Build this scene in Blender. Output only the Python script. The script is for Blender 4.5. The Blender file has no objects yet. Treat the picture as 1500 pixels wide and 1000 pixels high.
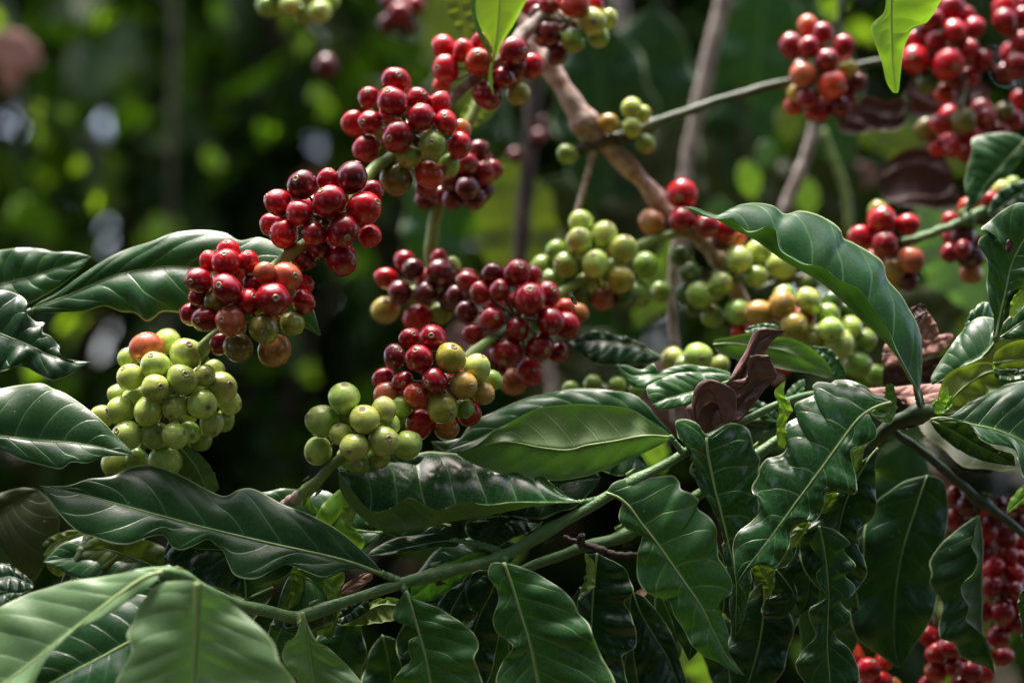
import bpy, math, random
import numpy as np
from mathutils import Vector, Matrix

random.seed(7)
SC = bpy.context.scene
COL = SC.collection
S = 0.352e-3            # metres per unit (one unit = one photo pixel at the focus distance)
FD = 2500.0             # focus distance in units
PITCH = math.radians(5.0)
CAM = np.array([0.0, 0.0, 1.35])
RT = np.array([1.0, 0.0, 0.0])
FW = np.array([0.0, math.cos(PITCH), math.sin(PITCH)])
UP = np.array([0.0, -math.sin(PITCH), math.cos(PITCH)])

def P(x, y, d=0.0):
    """point seen in direction (x, y), lying d units beyond the focus distance"""
    z = FD + d
    k = z / FD
    return CAM + S * ((x - 750.0) * k * RT + (500.0 - y) * k * UP + z * FW)

def PA(a):
    a = np.asarray(a, float)
    z = FD + a[..., 2:3]
    k = z / FD
    return CAM + S * ((a[..., 0:1] - 750.0) * k * RT + (500.0 - a[..., 1:2]) * k * UP + z * FW)

# ------------------------------------------------------------------ frames
def fr(x0, y0, s, pts):
    out = []
    for p in pts:
        q = (x0 + p[0] / s, y0 + p[1] / s) + tuple(p[2:])
        out.append(q)
    return out
class Fr:
    def __init__(self, x0, y0, s): self.a = (x0, y0, s)
    def __call__(self, *pts): return fr(*self.a, pts)
Z1 = Fr(0, 300, 2.5); Q1 = Fr(0, 660, 2.942); Q2 = Fr(400, 560, 2.942); Q3 = Fr(400, 700, 3.0)
Q4 = Fr(860, 460, 2.942); Q5 = Fr(800, 700, 3.0); R6 = Fr(1150, 600, 2.5); R7 = Fr(1200, 400, 3.333)
R1 = Fr(1150, 250, 2.777); X1 = Fr(760, 250, 2.777); T1 = Fr(970, 400, 4.412); U1 = Fr(600, 0, 3.333)
V1 = Fr(1100, 0, 3.333); S1 = Fr(930, 250, 5.0); PX = Fr(0, 0, 1.0)

# ------------------------------------------------------------------ object helpers
def link(o, parent=None, wloc=None):
    COL.objects.link(o)
    if wloc is not None:
        pl = np.zeros(3)
        q = parent
        while q is not None:
            pl = pl + np.array(q.location); q = q.parent
        o.location = Vector(np.array(wloc) - pl)
    if parent is not None: o.parent = parent
    return o

def thing(name, label, cat, wloc, group=None):
    o = bpy.data.objects.new(name, None)
    o.empty_display_size = 0.01
    link(o, None, wloc)
    o["label"] = label; o["category"] = cat
    if group: o["group"] = group
    return o

def wpos(o):
    p = np.zeros(3)
    while o is not None:
        p = p + np.array(o.location); o = o.parent
    return p

def mesh_np(name, V, F, mats, uv=None, matidx=None, smooth=True):
    me = bpy.data.meshes.new(name)
    V = np.asarray(V, np.float32); F = np.asarray(F, np.int32)
    nf, k = F.shape
    me.vertices.add(len(V)); me.vertices.foreach_set("co", V.ravel())
    me.loops.add(nf * k); me.loops.foreach_set("vertex_index", F.ravel())
    me.polygons.add(nf)
    me.polygons.foreach_set("loop_start", np.arange(0, nf * k, k, dtype=np.int32))
    if matidx is not None: me.polygons.foreach_set("material_index", np.asarray(matidx, np.int32))
    me.polygons.foreach_set("use_smooth", np.full(nf, smooth))
    if uv is not None:
        l = me.uv_layers.new(name="UVMap")
        l.data.foreach_set("uv", np.asarray(uv, np.float32)[F.ravel()].ravel())
    for m in mats: me.materials.append(m)
    me.update(calc_edges=True)
    me.validate()
    return me

# ------------------------------------------------------------------ node helpers
class NT:
    def __init__(self, name):
        self.m = bpy.data.materials.new(name); self.m.use_nodes = True
        self.t = self.m.node_tree; self.t.nodes.clear()
        self.out = self.n("ShaderNodeOutputMaterial")
    def n(self, typ, **kw):
        nd = self.t.nodes.new(typ)
        for k, v in kw.items(): setattr(nd, k, v)
        return nd
    def put(self, sock, v):
        if isinstance(v, bpy.types.NodeSocket): self.t.links.new(v, sock)
        elif isinstance(v, (tuple, list)):
            sock.default_value = tuple(v) + ((1.0,) if len(v) == 3 and sock.type == 'RGBA' else ())
        else: sock.default_value = v
    def math(self, op, a, b=0.0, c=None, clamp=False):
        nd = self.n("ShaderNodeMath", operation=op, use_clamp=clamp)
        self.put(nd.inputs[0], a); self.put(nd.inputs[1], b)
        if c is not None: self.put(nd.inputs[2], c)
        return nd.outputs[0]
    def ss(self, x, a, b, ya=0.0, yb=1.0):
        nd = self.n("ShaderNodeMapRange", interpolation_type='SMOOTHSTEP')
        self.put(nd.inputs[0], x); self.put(nd.inputs[1], a); self.put(nd.inputs[2], b)
        self.put(nd.inputs[3], ya); self.put(nd.inputs[4], yb)
        return nd.outputs[0]
    def mix(self, f, a, b, mode='MIX'):
        nd = self.n("ShaderNodeMix", data_type='RGBA', blend_type=mode)
        self.put(nd.inputs[0], f); self.put(nd.inputs[6], a); self.put(nd.inputs[7], b)
        return nd.outputs[2]
    def noise(self, vec, scale, detail=3, rough=0.55, out=0):
        nd = self.n("ShaderNodeTexNoise")
        if vec is not None: self.put(nd.inputs["Vector"], vec)
        self.put(nd.inputs["Scale"], scale); self.put(nd.inputs["Detail"], detail); self.put(nd.inputs["Roughness"], rough)
        return nd.outputs[out]
    def voro(self, vec, scale, feature='F1', out="Distance"):
        nd = self.n("ShaderNodeTexVoronoi", feature=feature)
        self.put(nd.inputs["Vector"], vec); self.put(nd.inputs["Scale"], scale)
        return nd.outputs[out]
    def obj(self): return self.n("ShaderNodeTexCoord").outputs["Object"]
    def bump(self, h, strength=0.3, dist=0.001, normal=None):
        nd = self.n("ShaderNodeBump")
        self.put(nd.inputs["Strength"], strength); self.put(nd.inputs["Distance"], dist); self.put(nd.inputs["Height"], h)
        if normal is not None: self.put(nd.inputs["Normal"], normal)
        return nd.outputs[0]
    def pbr(self, col, rough, spec=0.5, normal=None, **kw):
        nd = self.n("ShaderNodeBsdfPrincipled")
        self.put(nd.inputs["Base Color"], col); self.put(nd.inputs["Roughness"], rough)
        self.put(nd.inputs["Specular IOR Level"], spec)
        if normal is not None: self.put(nd.inputs["Normal"], normal)
        for k, v in kw.items(): self.put(nd.inputs[k], v)
        return nd.outputs[0]
    def done(self, sh):
        self.t.links.new(sh, self.out.inputs[0]); return self.m

NV, SL = 9.0, 0.16      # lateral veins per leaf half, forward slant

def leaf_mat(name, top, under, vein, margin, rough=0.3, spec=0.5, trans=0.2, tcol=(0.12, 0.34, 0.02), veinamt=0.55,
             dead=False, specks=True, mottle=0.6, backrough=0.5):
    b = NT(name)
    uvn = b.n("ShaderNodeTexCoord").outputs["UV"]
    sep = b.n("ShaderNodeSeparateXYZ"); b.put(sep.inputs[0], uvn)
    u, vv = sep.outputs[0], sep.outputs[1]
    sg = b.math('SUBTRACT', b.math('MULTIPLY', vv, 2.0), 1.0)
    w = b.math('ABSOLUTE', sg)
    side = b.math('MULTIPLY', b.math('GREATER_THAN', sg, 0.0), 0.35)
    ob = b.obj()
    wob = b.math('MULTIPLY', b.math('SUBTRACT', b.noise(ob, 60, 2), 0.5), 0.25)
    q = b.math('ADD', b.math('MULTIPLY', b.math('SUBTRACT', u, b.math('MULTIPLY', b.math('POWER', w, 1.3), SL)), NV), side)
    q = b.math('ADD', q, b.math('MULTIPLY', wob, w))
    dist = b.math('ABSOLUTE', b.math('SUBTRACT', b.math('FRACT', b.math('ADD', q, 0.5)), 0.5))
    lat = b.ss(dist, 0.012, 0.05, 1.0, 0.0)
    fade = b.ss(w, 0.7, 0.98, 1.0, 0.15)
    lat = b.math('MULTIPLY', lat, fade)
    # fine net of small veins
    net = b.voro(ob, 300.0, 'DISTANCE_TO_EDGE')
    netl = b.ss(net, 0.0, 0.09, 1.0, 0.0)
    mid = b.ss(w, 0.02, 0.055, 1.0, 0.0)
    edge = b.ss(w, 0.952, 0.985, 0.0, 1.0)
    rnd = b.n("ShaderNodeObjectInfo").outputs["Random"]
    bk = b.n("ShaderNodeNewGeometry").outputs["Backfacing"]
    n1 = b.noise(ob, 28.0, 4, 0.6)
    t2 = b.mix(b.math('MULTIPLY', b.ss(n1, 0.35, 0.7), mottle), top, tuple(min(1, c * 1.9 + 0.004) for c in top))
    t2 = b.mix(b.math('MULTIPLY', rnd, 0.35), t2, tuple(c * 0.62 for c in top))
    u2 = b.mix(b.math('MULTIPLY', b.ss(n1, 0.35, 0.7), mottle), under, tuple(c * 0.7 for c in under))
    u2 = b.mix(b.math('MULTIPLY', netl, 0.25), u2, vein)
    t2 = b.mix(b.math('MULTIPLY', netl, 0.16), t2, vein)
    near = b.math('MULTIPLY', b.ss(dist, 0.03, 0.22, 1.0, 0.0), 0.22)
    t2 = b.mix(near, t2, tuple(c_ * 2.0 + 0.003 for c_ in top))
    c = b.mix(bk, t2, u2)
    vm = b.math('MULTIPLY', lat, veinamt)
    c = b.mix(vm, c, vein)
    c = b.mix(b.math('MULTIPLY', mid, 0.85), c, vein)
    c = b.mix(b.math('MULTIPLY', edge, 0.75), c, margin)
    if specks:
        sp = b.voro(ob, 170.0)
        spm = b.math('MULTIPLY', b.ss(sp, 0.05, 0.09, 1.0, 0.0), b.ss(b.noise(ob, 45.0, 2), 0.58, 0.62))
        c = b.mix(b.math('MULTIPLY', spm, 0.6), c, (0.5, 0.52, 0.45))
        # small brown blemishes
        bl = b.math('MULTIPLY', b.ss(b.noise(ob, 120.0, 2), 0.70, 0.74), b.ss(b.noise(ob, 30.0, 2), 0.55, 0.62))
        c = b.mix(b.math('MULTIPLY', bl, 0.7), c, (0.10, 0.06, 0.02))
    h = b.math('ADD', b.math('MULTIPLY', b.math('ADD', lat, mid), -0.6), b.math('MULTIPLY', netl, -0.07))
    h = b.math('ADD', h, b.math('MULTIPLY', b.noise(ob, 260.0, 4, 0.65), 0.26))
    hs = b.math('MULTIPLY', h, b.math('SUBTRACT', 1.0, b.math('MULTIPLY', bk, 1.8)))
    nor = b.bump(hs, 0.45, 0.0006)
    r1 = b.math('ADD', rough, b.math('MULTIPLY', b.math('SUBTRACT', b.noise(ob, 70.0, 5, 0.65), 0.45), 0.42))
    r1 = b.math('ADD', r1, b.math('MULTIPLY', bk, backrough - rough))
    pb = b.pbr(c, r1, spec, nor)
    tr = b.n("ShaderNodeBsdfTranslucent")
    tc = b.mix(vm, tcol, tuple(x * 0.55 for x in tcol))
    b.put(tr.inputs[0], tc)
    mx = b.n("ShaderNodeMixShader"); mx.inputs[0].default_value = trans
    b.t.links.new(pb, mx.inputs[1]); b.t.links.new(tr.outputs[0], mx.inputs[2])
    return b.done(mx.outputs[0])

M = {}
VE, MG = (0.22, 0.36, 0.12), (0.46, 0.56, 0.30)
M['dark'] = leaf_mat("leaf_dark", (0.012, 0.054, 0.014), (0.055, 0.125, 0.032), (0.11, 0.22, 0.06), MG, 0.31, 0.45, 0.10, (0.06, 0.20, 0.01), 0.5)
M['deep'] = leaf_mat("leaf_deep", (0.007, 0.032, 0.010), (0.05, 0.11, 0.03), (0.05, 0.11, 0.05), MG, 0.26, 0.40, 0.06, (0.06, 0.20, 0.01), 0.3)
M['gloss'] = leaf_mat("leaf_glossy", (0.013, 0.062, 0.015), (0.12, 0.22, 0.05), (0.20, 0.34, 0.12), (0.55, 0.64, 0.36), 0.20, 0.55, 0.08, (0.06, 0.20, 0.01), 0.5)
M['mid'] = leaf_mat("leaf_mid", (0.022, 0.085, 0.022), (0.09, 0.19, 0.04), VE, MG, 0.33, 0.5, 0.18, (0.10, 0.34, 0.015), 0.5)
M['fresh'] = leaf_mat("leaf_fresh", (0.05, 0.14, 0.035), (0.11, 0.19, 0.055), (0.22, 0.33, 0.13), (0.38, 0.48, 0.2), 0.36, 0.5, 0.14, (0.16, 0.40, 0.03), 0.5)
M["pale"] = leaf_mat("leaf_pale", (0.075, 0.15, 0.055), (0.13, 0.2, 0.08), (0.26, 0.36, 0.18), (0.4, 0.48, 0.26), 0.42, 0.7, 0.24, (0.22, 0.50, 0.08), 0.45)
M["shade"] = leaf_mat("leaf_olive_shaded", (0.022, 0.032, 0.008), (0.03, 0.045, 0.012), (0.06, 0.07, 0.02), (0.1, 0.11, 0.04), 0.5, 0.3, 0.05, (0.1, 0.15, 0.02), 0.4)  # olive leaf darkened throughout, shade put into the colour
M['young'] = leaf_mat("leaf_young", (0.12, 0.27, 0.03), (0.21, 0.34, 0.06), (0.3, 0.42, 0.1), (0.45, 0.5, 0.1), 0.32, 0.45, 0.4, (0.35, 0.65, 0.03), 0.35)
M['curl'] = leaf_mat("leaf_curl", (0.022, 0.085, 0.022), (0.26, 0.34, 0.07), VE, (0.45, 0.5, 0.16), 0.33, 0.5, 0.2, (0.2, 0.4, 0.02), 0.4)
M['olive'] = leaf_mat("leaf_olive", (0.06, 0.10, 0.02), (0.10, 0.14, 0.03), (0.18, 0.22, 0.07), (0.3, 0.33, 0.12), 0.45, 0.3, 0.3, (0.2, 0.3, 0.02), 0.5)
M['dead'] = leaf_mat("leaf_dead", (0.14, 0.072, 0.066), (0.045, 0.020, 0.020), (0.10, 0.05, 0.045), (0.50, 0.36, 0.33), 0.5, 0.35, 0.03, (0.2, 0.08, 0.04), 0.5, specks=False, mottle=0.8)
M['deadpink'] = leaf_mat("leaf_dead_pink", (0.34, 0.17, 0.14), (0.10, 0.05, 0.045), (0.3, 0.16, 0.13), (0.42, 0.3, 0.26), 0.55, 0.3, 0.05, (0.3, 0.12, 0.06), 0.4, specks=False, mottle=0.6)

def stem_mat(name, c1, c2, scale=90.0, rough=0.5, bump=0.4, patch=(0.45, 0.65)):
    b = NT(name); ob = b.obj()
    n = b.noise(ob, scale, 5, 0.65); n2 = b.noise(ob, scale * 6, 3, 0.6)
    c = b.mix(b.ss(n, patch[0], patch[1]), c1, c2)
    c = b.mix(b.math('MULTIPLY', b.ss(n2, 0.55, 0.75), 0.3), c, tuple(x * 0.5 for x in c1))
    h = b.math('ADD', b.math('MULTIPLY', n, 0.7), b.math('MULTIPLY', n2, 0.5))
    return b.done(b.pbr(c, rough, 0.05 if 'shade_tree' in name else 0.4, b.bump(h, bump, 0.0016)))
M['gstem'] = stem_mat("stem_green", (0.13, 0.24, 0.09), (0.19, 0.31, 0.13), 110, 0.42, 0.7)
M['ystem'] = stem_mat("stem_yellow_green", (0.20, 0.30, 0.08), (0.30, 0.36, 0.13), 70, 0.45, 0.4)
M['dstem'] = stem_mat("stem_dark_green", (0.045, 0.08, 0.04), (0.09, 0.11, 0.06), 70, 0.4, 0.4)
M['bark'] = stem_mat("bark_pink_brown", (0.34, 0.20, 0.155), (0.58, 0.46, 0.40), 130, 0.7, 1.0, (0.4, 0.6))
M['greybark'] = stem_mat("bark_grey", (0.20, 0.15, 0.12), (0.42, 0.38, 0.34), 120, 0.75, 1.0, (0.4, 0.6))
M['darkbark'] = stem_mat("bark_dark", (0.05, 0.035, 0.03), (0.11, 0.08, 0.07), 60, 0.75, 0.9)
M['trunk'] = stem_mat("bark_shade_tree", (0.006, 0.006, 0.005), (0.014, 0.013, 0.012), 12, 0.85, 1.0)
M['core'] = stem_mat("fruit_node", (0.06, 0.05, 0.02), (0.14, 0.12, 0.05), 200, 0.7, 0.6)

def rib_mat():
    b = NT("leaf_midrib"); ob = b.obj()
    c = b.mix(b.noise(ob, 80, 3), (0.26, 0.38, 0.13), (0.38, 0.48, 0.22))
    return b.done(b.pbr(c, 0.4, 0.4))
M['rib'] = rib_mat()

def berry_mat():
    b = NT("coffee_cherry_skin"); ob = b.obj()
    oi = b.n("ShaderNodeObjectInfo")
    base = oi.outputs["Color"]; rnd = oi.outputs["Random"]
    off = b.n("ShaderNodeCombineXYZ"); b.put(off.inputs[0], b.math('MULTIPLY', rnd, 37.0)); b.put(off.inputs[1], b.math('MULTIPLY', rnd, 11.0))
    vm = b.n("ShaderNodeVectorMath", operation='ADD'); b.put(vm.inputs[0], ob); b.put(vm.inputs[1], off.outputs[0])
    v = vm.outputs[0]
    n = b.noise(v, 1.1, 3, 0.5)
    sep = b.n("ShaderNodeSeparateColor"); b.put(sep.inputs[0], base)
    green = b.ss(b.math('SUBTRACT', sep.outputs[1], b.math('MULTIPLY', sep.outputs[0], 0.35)), 0.02, 0.12)
    dk = b.mix(1.0, base, (0.70, 0.74, 0.74), 'MULTIPLY')
    c = b.mix(b.ss(n, 0.38, 0.68), base, dk)
    # blush: unripe fruit turn redder on one side
    blush = b.math('MULTIPLY', b.ss(b.noise(v, 0.7, 1), 0.56, 0.74), b.math('MULTIPLY', green, 0.25))
    c = b.mix(blush, c, (0.55, 0.20, 0.07))
    # pale dots and fine long streaks
    n3 = b.noise(v, 9.0, 3, 0.7)
    c = b.mix(b.math('MULTIPLY', b.ss(n3, 0.58, 0.72), 0.12), c, b.mix(0.5, base, (0.6, 0.5, 0.35)))
    s2 = b.n("ShaderNodeSeparateXYZ"); b.put(s2.inputs[0], ob)
    ang = b.math('ARCTAN2', s2.outputs[1], s2.outputs[0])
    cv = b.n("ShaderNodeCombineXYZ"); b.put(cv.inputs[0], b.math('MULTIPLY', ang, 5.0)); b.put(cv.inputs[1], b.math('MULTIPLY', s2.outputs[2], 0.7)); b.put(cv.inputs[2], b.math('MULTIPLY', rnd, 20.0))
    st = b.noise(cv.outputs[0], 2.2, 2)
    c = b.mix(b.math('MULTIPLY', b.ss(st, 0.5, 0.7), b.math('ADD', 0.12, b.math('MULTIPLY', green, 0.2))), c, b.mix(1.0, base, (1.35, 1.3, 1.5), 'MULTIPLY'))
    # brown skin round the scar
    rad = b.math('SQRT', b.math('ADD', b.math('MULTIPLY', s2.outputs[0], s2.outputs[0]), b.math('MULTIPLY', s2.outputs[1], s2.outputs[1])))
    top = b.math('MULTIPLY', b.ss(s2.outputs[2], 0.6, 0.9), b.ss(b.math('ADD', rad, b.math('MULTIPLY', b.math('SUBTRACT', n3, 0.5), 0.25)), 0.2, 0.32, 1.0, 0.0))
    c = b.mix(b.math('MULTIPLY', top, 0.38), c, (0.20, 0.10, 0.045))
    # dull bruises
    br = b.ss(b.noise(v, 2.6, 4, 0.6), 0.68, 0.76)
    c = b.mix(b.math('MULTIPLY', br, 0.2), c, b.mix(1.0, base, (0.5, 0.4, 0.4), 'MULTIPLY'))
    rr = b.math('ADD', 0.17, b.math('MULTIPLY', b.noise(v, 5.0, 3), 0.2))
    h = b.math('ADD', b.math('MULTIPLY', n3, 0.4), b.math('MULTIPLY', b.noise(v, 2.0, 2), 1.0))
    nor = b.bump(h, 0.5, 0.00025)
    nd = b.pbr(c, rr, 0.5, nor)
    p = nd.node
    p.inputs["Subsurface Weight"].default_value = 0.0
    p.inputs["Coat Weight"].default_value = 0.4; p.inputs["Coat Roughness"].default_value = 0.16
    return b.done(nd)
M['berry'] = berry_mat()
def simple(name, c, rough=0.7, sc=200.0):
    b = NT(name); ob = b.obj()
    cc = b.mix(b.noise(ob, sc, 4), c, tuple(x * 0.5 for x in c))
    return b.done(b.pbr(cc, rough, 0.3))
M['scar'] = simple("cherry_scar", (0.50, 0.38, 0.25), 0.75, 5.0)
M['pit'] = simple("cherry_scar_pit", (0.10, 0.065, 0.04), 0.8, 5.0)

# ------------------------------------------------------------------ curves
def spline(pts, n, closed=False):
    """Catmull-Rom through pts (k-dim), resampled to n points even in length"""
    p = np.asarray(pts, float)
    if len(p) == 2:
        t = np.linspace(0, 1, n)[:, None]; return p[0] * (1 - t) + p[1] * t
    a = np.vstack([2 * p[0] - p[1], p, 2 * p[-1] - p[-2]])
    out = []
    m = 14
    t = np.linspace(0, 1, m, endpoint=False)[:, None]
    for i in range(1, len(a) - 2):
        p0, p1, p2, p3 = a[i - 1], a[i], a[i + 1], a[i + 2]
        out.append(0.5 * ((2 * p1) + (-p0 + p2) * t + (2 * p0 - 5 * p1 + 4 * p2 - p3) * t ** 2 + (-p0 + 3 * p1 - 3 * p2 + p3) * t ** 3))
    out.append(a[-2][None, :])
    c = np.vstack(out)
    d = np.r_[0, np.cumsum(np.linalg.norm(np.diff(c[:, :2] if c.shape[1] > 2 else c, axis=0), axis=1))]
    if d[-1] <= 0: d = np.linspace(0, 1, len(c))
    s = np.linspace(0, d[-1], n)
    return np.stack([np.interp(s, d, c[:, k]) for k in range(c.shape[1])], 1)

def smooth_u(x, a, b):
    t = np.clip((x - a) / (b - a), 0, 1); return t * t * (3 - 2 * t)

RNG = np.random.default_rng(11)

def leaf(parent, mid, A, B, mat='dark', d=0.0, tilt=0.6, da=0.0, db=0.0, under=False, ruf=8.0, nruf=6.0, quilt=2.6,
         arch=0.12, nu=96, nv=11, rib=True, bow=0.0, label=None, name='leaf', ribr=2.3, veindir=1):
    """leaf through three traced curves: midrib (base to tip) and the margins A and B; A shows its upper side"""
    mp = np.array([(q[0], q[1], (q[2] if len(q) > 2 else 0.0) + d) for q in mid], float)
    mc = spline(mp, nu)
    u = np.linspace(0, 1, nu)
    mc[:, 2] += -bow * np.sin(np.pi * u)
    env = np.sin(np.pi * np.clip(u, 0.0, 1.0)) ** 0.6
    LEN = np.linalg.norm(np.diff(mc[:, :2], axis=0), axis=1).sum()
    quilt = min(quilt, LEN * (0.017 if (rib or LEN > 200) else 0.007)); ruf = min(ruf, LEN * 0.03)
    edges = []
    for E, dd in ((A, da), (B, db)):
        has = [len(q) > 2 for q in E]
        e = np.array([(mp[0][0], mp[0][1])] + [(q[0], q[1]) for q in E] + [(mp[-1][0], mp[-1][1])], float)
        ec = spline(e, nu)
        z = mc[:, 2] + tilt * (mc[:, 1] - ec[:, 1]) + dd * env
        ph = RNG.uniform(0, 6.28)
        z = z + ruf * env * (np.sin(2 * np.pi * nruf * u + ph) + 0.4 * np.sin(2 * np.pi * nruf * 1.7 * u + ph * 2))
        edges.append(np.c_[ec, z])
    Mw, Aw, Bw = PA(mc), PA(edges[0]), PA(edges[1])
    vs = np.linspace(0, 1, nv + 1)
    vs = 1 - (1 - vs) ** 1.15
    cols = []; vv = []
    for k in range(nv, 0, -1): cols.append((Aw, vs[k], -1)); vv.append(-vs[k])
    cols.append((Mw, 0.0, 0)); vv.append(0.0)
    for k in range(1, nv + 1): cols.append((Bw, vs[k], 1)); vv.append(vs[k])
    G = np.stack([Mw + (E - Mw) * v for E, v, s in cols], 1)      # nu x nc x 3
    vv = np.array(vv); nc = len(vv)
    # shape the ruffle so that it fades in towards the margin
    W = np.abs(vv)[None, :, None]
    # normals
    du = np.gradient(G, axis=0); dv = np.gradient(G, axis=1)
    N = np.cross(du, dv); N /= (np.linalg.norm(N, axis=2, keepdims=True) + 1e-12)
    # which way is up: the A half faces the camera
    toc = CAM - G
    a_dot = np.sum(N[:, :nv] * toc[:, :nv], axis=2).mean()
    flip = a_dot < 0
    if under: flip = not flip
    if flip: N = -N
    wa = np.linalg.norm(Aw - Mw, axis=1); wb = np.linalg.norm(Bw - Mw, axis=1)
    width = np.where(vv[None, :] < 0, wa[:, None], wb[:, None])
    side = np.where(vv > 0, 0.35, 0.0)
    uu = u[:, None]
    q = NV * (uu - SL * np.abs(vv)[None, :] ** 1.3) + side[None, :]
    cusp = np.abs(np.sin(np.pi * q)) ** 0.6 - 0.6
    envq = np.sin(np.pi * np.clip(np.abs(vv) * 0.9 + 0.06, 0, 1)) ** 0.8
    disp = 0.62 * quilt * S * cusp * envq[None, :] * (env[:, None]) * np.clip(width / (40 * S), 0.2, 1.2)
    disp += arch * width * np.sin(np.pi * np.abs(vv))[None, :] * 0.6
    # midrib sunk
    disp -= 1.5 * S * np.exp(-(np.abs(vv)[None, :] / 0.12) ** 2) * env[:, None]
    # low frequency unevenness
    r1, r2, r3 = RNG.uniform(0, 6.28, 3)
    disp += 1.0 * S * (np.sin(7 * uu + 3 * vv[None, :] + r1) + np.sin(13 * uu - 4 * vv[None, :] + r2)) * np.abs(vv)[None, :] * env[:, None]
    if mat.startswith('dead'):
        for _k in range(6):
            fa, fb_, fp = RNG.uniform(12, 48), RNG.uniform(-12, 12), RNG.uniform(0, 6.28)
            disp += 0.4 * S * np.sin(fa * uu + fb_ * vv[None, :] + fp) * np.sin(fb_ * 1.7 * vv[None, :] + fa * 0.3 * uu) * env[:, None]
    # margin turns down a little
    disp -= 1.8 * S * smooth_u(np.abs(vv), 0.86, 1.0)[None, :] * env[:, None]
    G = G + N * disp[:, :, None]
    org = Mw[0]
    V = (G - org).reshape(-1, 3)
    ii = np.arange((nu - 1) * nc).reshape(nu - 1, nc)[:, :-1].ravel()
    F = np.stack([ii, ii + 1, ii + nc + 1, ii + nc], 1)
    # winding: computed N uses du x dv ; quad (i,j),(i,j+1),(i+1,j+1),(i+1,j) has normal dv x du
    if not flip: F = F[:, ::-1]
    uv = np.stack([np.repeat(u, nc), 0.5 + 0.5 * np.tile(vv, nu)], 1)
    me = mesh_np(name, V, F, [M[mat]], uv)
    o = bpy.data.objects.new(name, me); link(o, parent, org)
    if label: o["label"] = label
    if rib:
        rn = 40
        idx = np.linspace(0, nu - 1, rn).astype(int)
        c = G[idx, nv] + N[idx, nv] * (0.2 * S)
        t = np.linspace(0, 1, rn)
        rad = S * ribr * (1.12 - t) * 0.78
        tube_obj(o, 'midrib', c, rad, M['rib'] if mat not in ('dead', 'deadpink') else M[mat], 7)
    return o

def tube_mesh(name, pts, rad, mat, seg=12, cap=True):
    pts = np.asarray(pts, float); n = len(pts); rad = np.broadcast_to(rad, (n,))
    T = np.gradient(pts, axis=0); T /= np.linalg.norm(T, axis=1, keepdims=True) + 1e-12
    ref = np.array([0.13, -0.7, 0.7]); ref = ref / np.linalg.norm(ref)
    nrm = np.zeros_like(pts)
    a = np.cross(T[0], ref)
    if np.linalg.norm(a) < 1e-3: a = np.cross(T[0], [1, 0, 0])
    a /= np.linalg.norm(a); nrm[0] = a
    for i in range(1, n):
        a = nrm[i - 1] - T[i] * np.dot(nrm[i - 1], T[i]); a /= np.linalg.norm(a) + 1e-12; nrm[i] = a
    B = np.cross(T, nrm)
    th = np.linspace(0, 2 * np.pi, seg, endpoint=False)
    V = (pts[:, None] + rad[:, None, None] * (np.cos(th)[None, :, None] * nrm[:, None] + np.sin(th)[None, :, None] * B[:, None])).reshape(-1, 3)
    F = []
    for i in range(n - 1):
        for j in range(seg):
            k = (j + 1) % seg
            F.append((i * seg + j, i * seg + k, (i + 1) * seg + k, (i + 1) * seg + j))
    if cap:
        c0 = len(V); V = np.vstack([V, pts[0] - T[0] * rad[0] * 0.4, pts[-1] + T[-1] * rad[-1] * 0.4])
        for j in range(0, seg, 1):
            k = (j + 1) % seg
            F.append((c0, c0, k, j)) if False else None
        tri0 = [(c0, (j + 1) % seg, j, j) for j in range(seg)]
        me = bpy.data.meshes.new(name)
        faces = [tuple(f) for f in F if f] + [(c0, (j + 1) % seg, j) for j in range(seg)] + [(c0 + 1, (n - 1) * seg + j, (n - 1) * seg + (j + 1) % seg) for j in range(seg)]
        me.from_pydata([tuple(v) for v in V], [], faces)
        me.polygons.foreach_set("use_smooth", [True] * len(faces))
        me.materials.append(mat); me.update()
        return me
    return mesh_np(name, V, np.array(F), [mat])

def tube_obj(parent, name, pts, rad, mat, seg=12, label=None, org=None):
    pts = np.asarray(pts, float)
    org = pts[0] if org is None else org
    me = tube_mesh(name, pts - org, rad, mat, seg)
    o = bpy.data.objects.new(name, me); link(o, parent, org)
    if label: o["label"] = label
    return o

def stem(parent, pts, mat='gstem', name='stem', nodes=(), d=0.0, nodeamp=0.35, seg=14, label=None, rough=0.06):
    """pts: (x, y, d, r) in units; nodes: fractions where the stem swells"""
    a = np.array([(p[0], p[1], p[2] + d, p[3]) for p in pts], float)
    n = max(24, int(len(pts) * 9))
    c = spline(a, n)
    w = PA(c[:, :3]); t = np.linspace(0, 1, n)
    r = c[:, 3] * (FD + c[:, 2]) / FD
    for f in nodes: r = r * (1 + nodeamp * np.exp(-((t - f) / 0.018) ** 2))
    r = r * (1 + rough * np.sin(t * 37 + len(pts)) * np.sin(t * 91))
    w = w + S * 0.8 * np.stack([np.sin(t * 40), np.cos(t * 33), np.sin(t * 51)], 1)
    o = tube_obj(parent, name, w, r * S, M[mat], seg, label)
    if len(nodes) and mat in ('gstem', 'ystem', 'dstem') and nodeamp > 0.3:
        for f in nodes:
            i = int(f * (n - 1)); tdir = w[min(i + 1, n - 1)] - w[i]; tdir = tdir / np.linalg.norm(tdir)
            for sg in (-1, 1):
                sd = np.cross(tdir, FW) * sg; p0 = w[i] + sd * r[i] * S * 1.15; L = r[i] * S
                tube_obj(o, 'stipule', np.array([p0 - tdir * L * 0.3, p0 + tdir * L * 0.4 + sd * L * 0.15, p0 + tdir * L * 1.0 + sd * L * 0.35]), np.array([0.34, 0.24, 0.05]) * L, M['core'] if sg < 0 else M['ystem'], 7)
    return o

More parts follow.
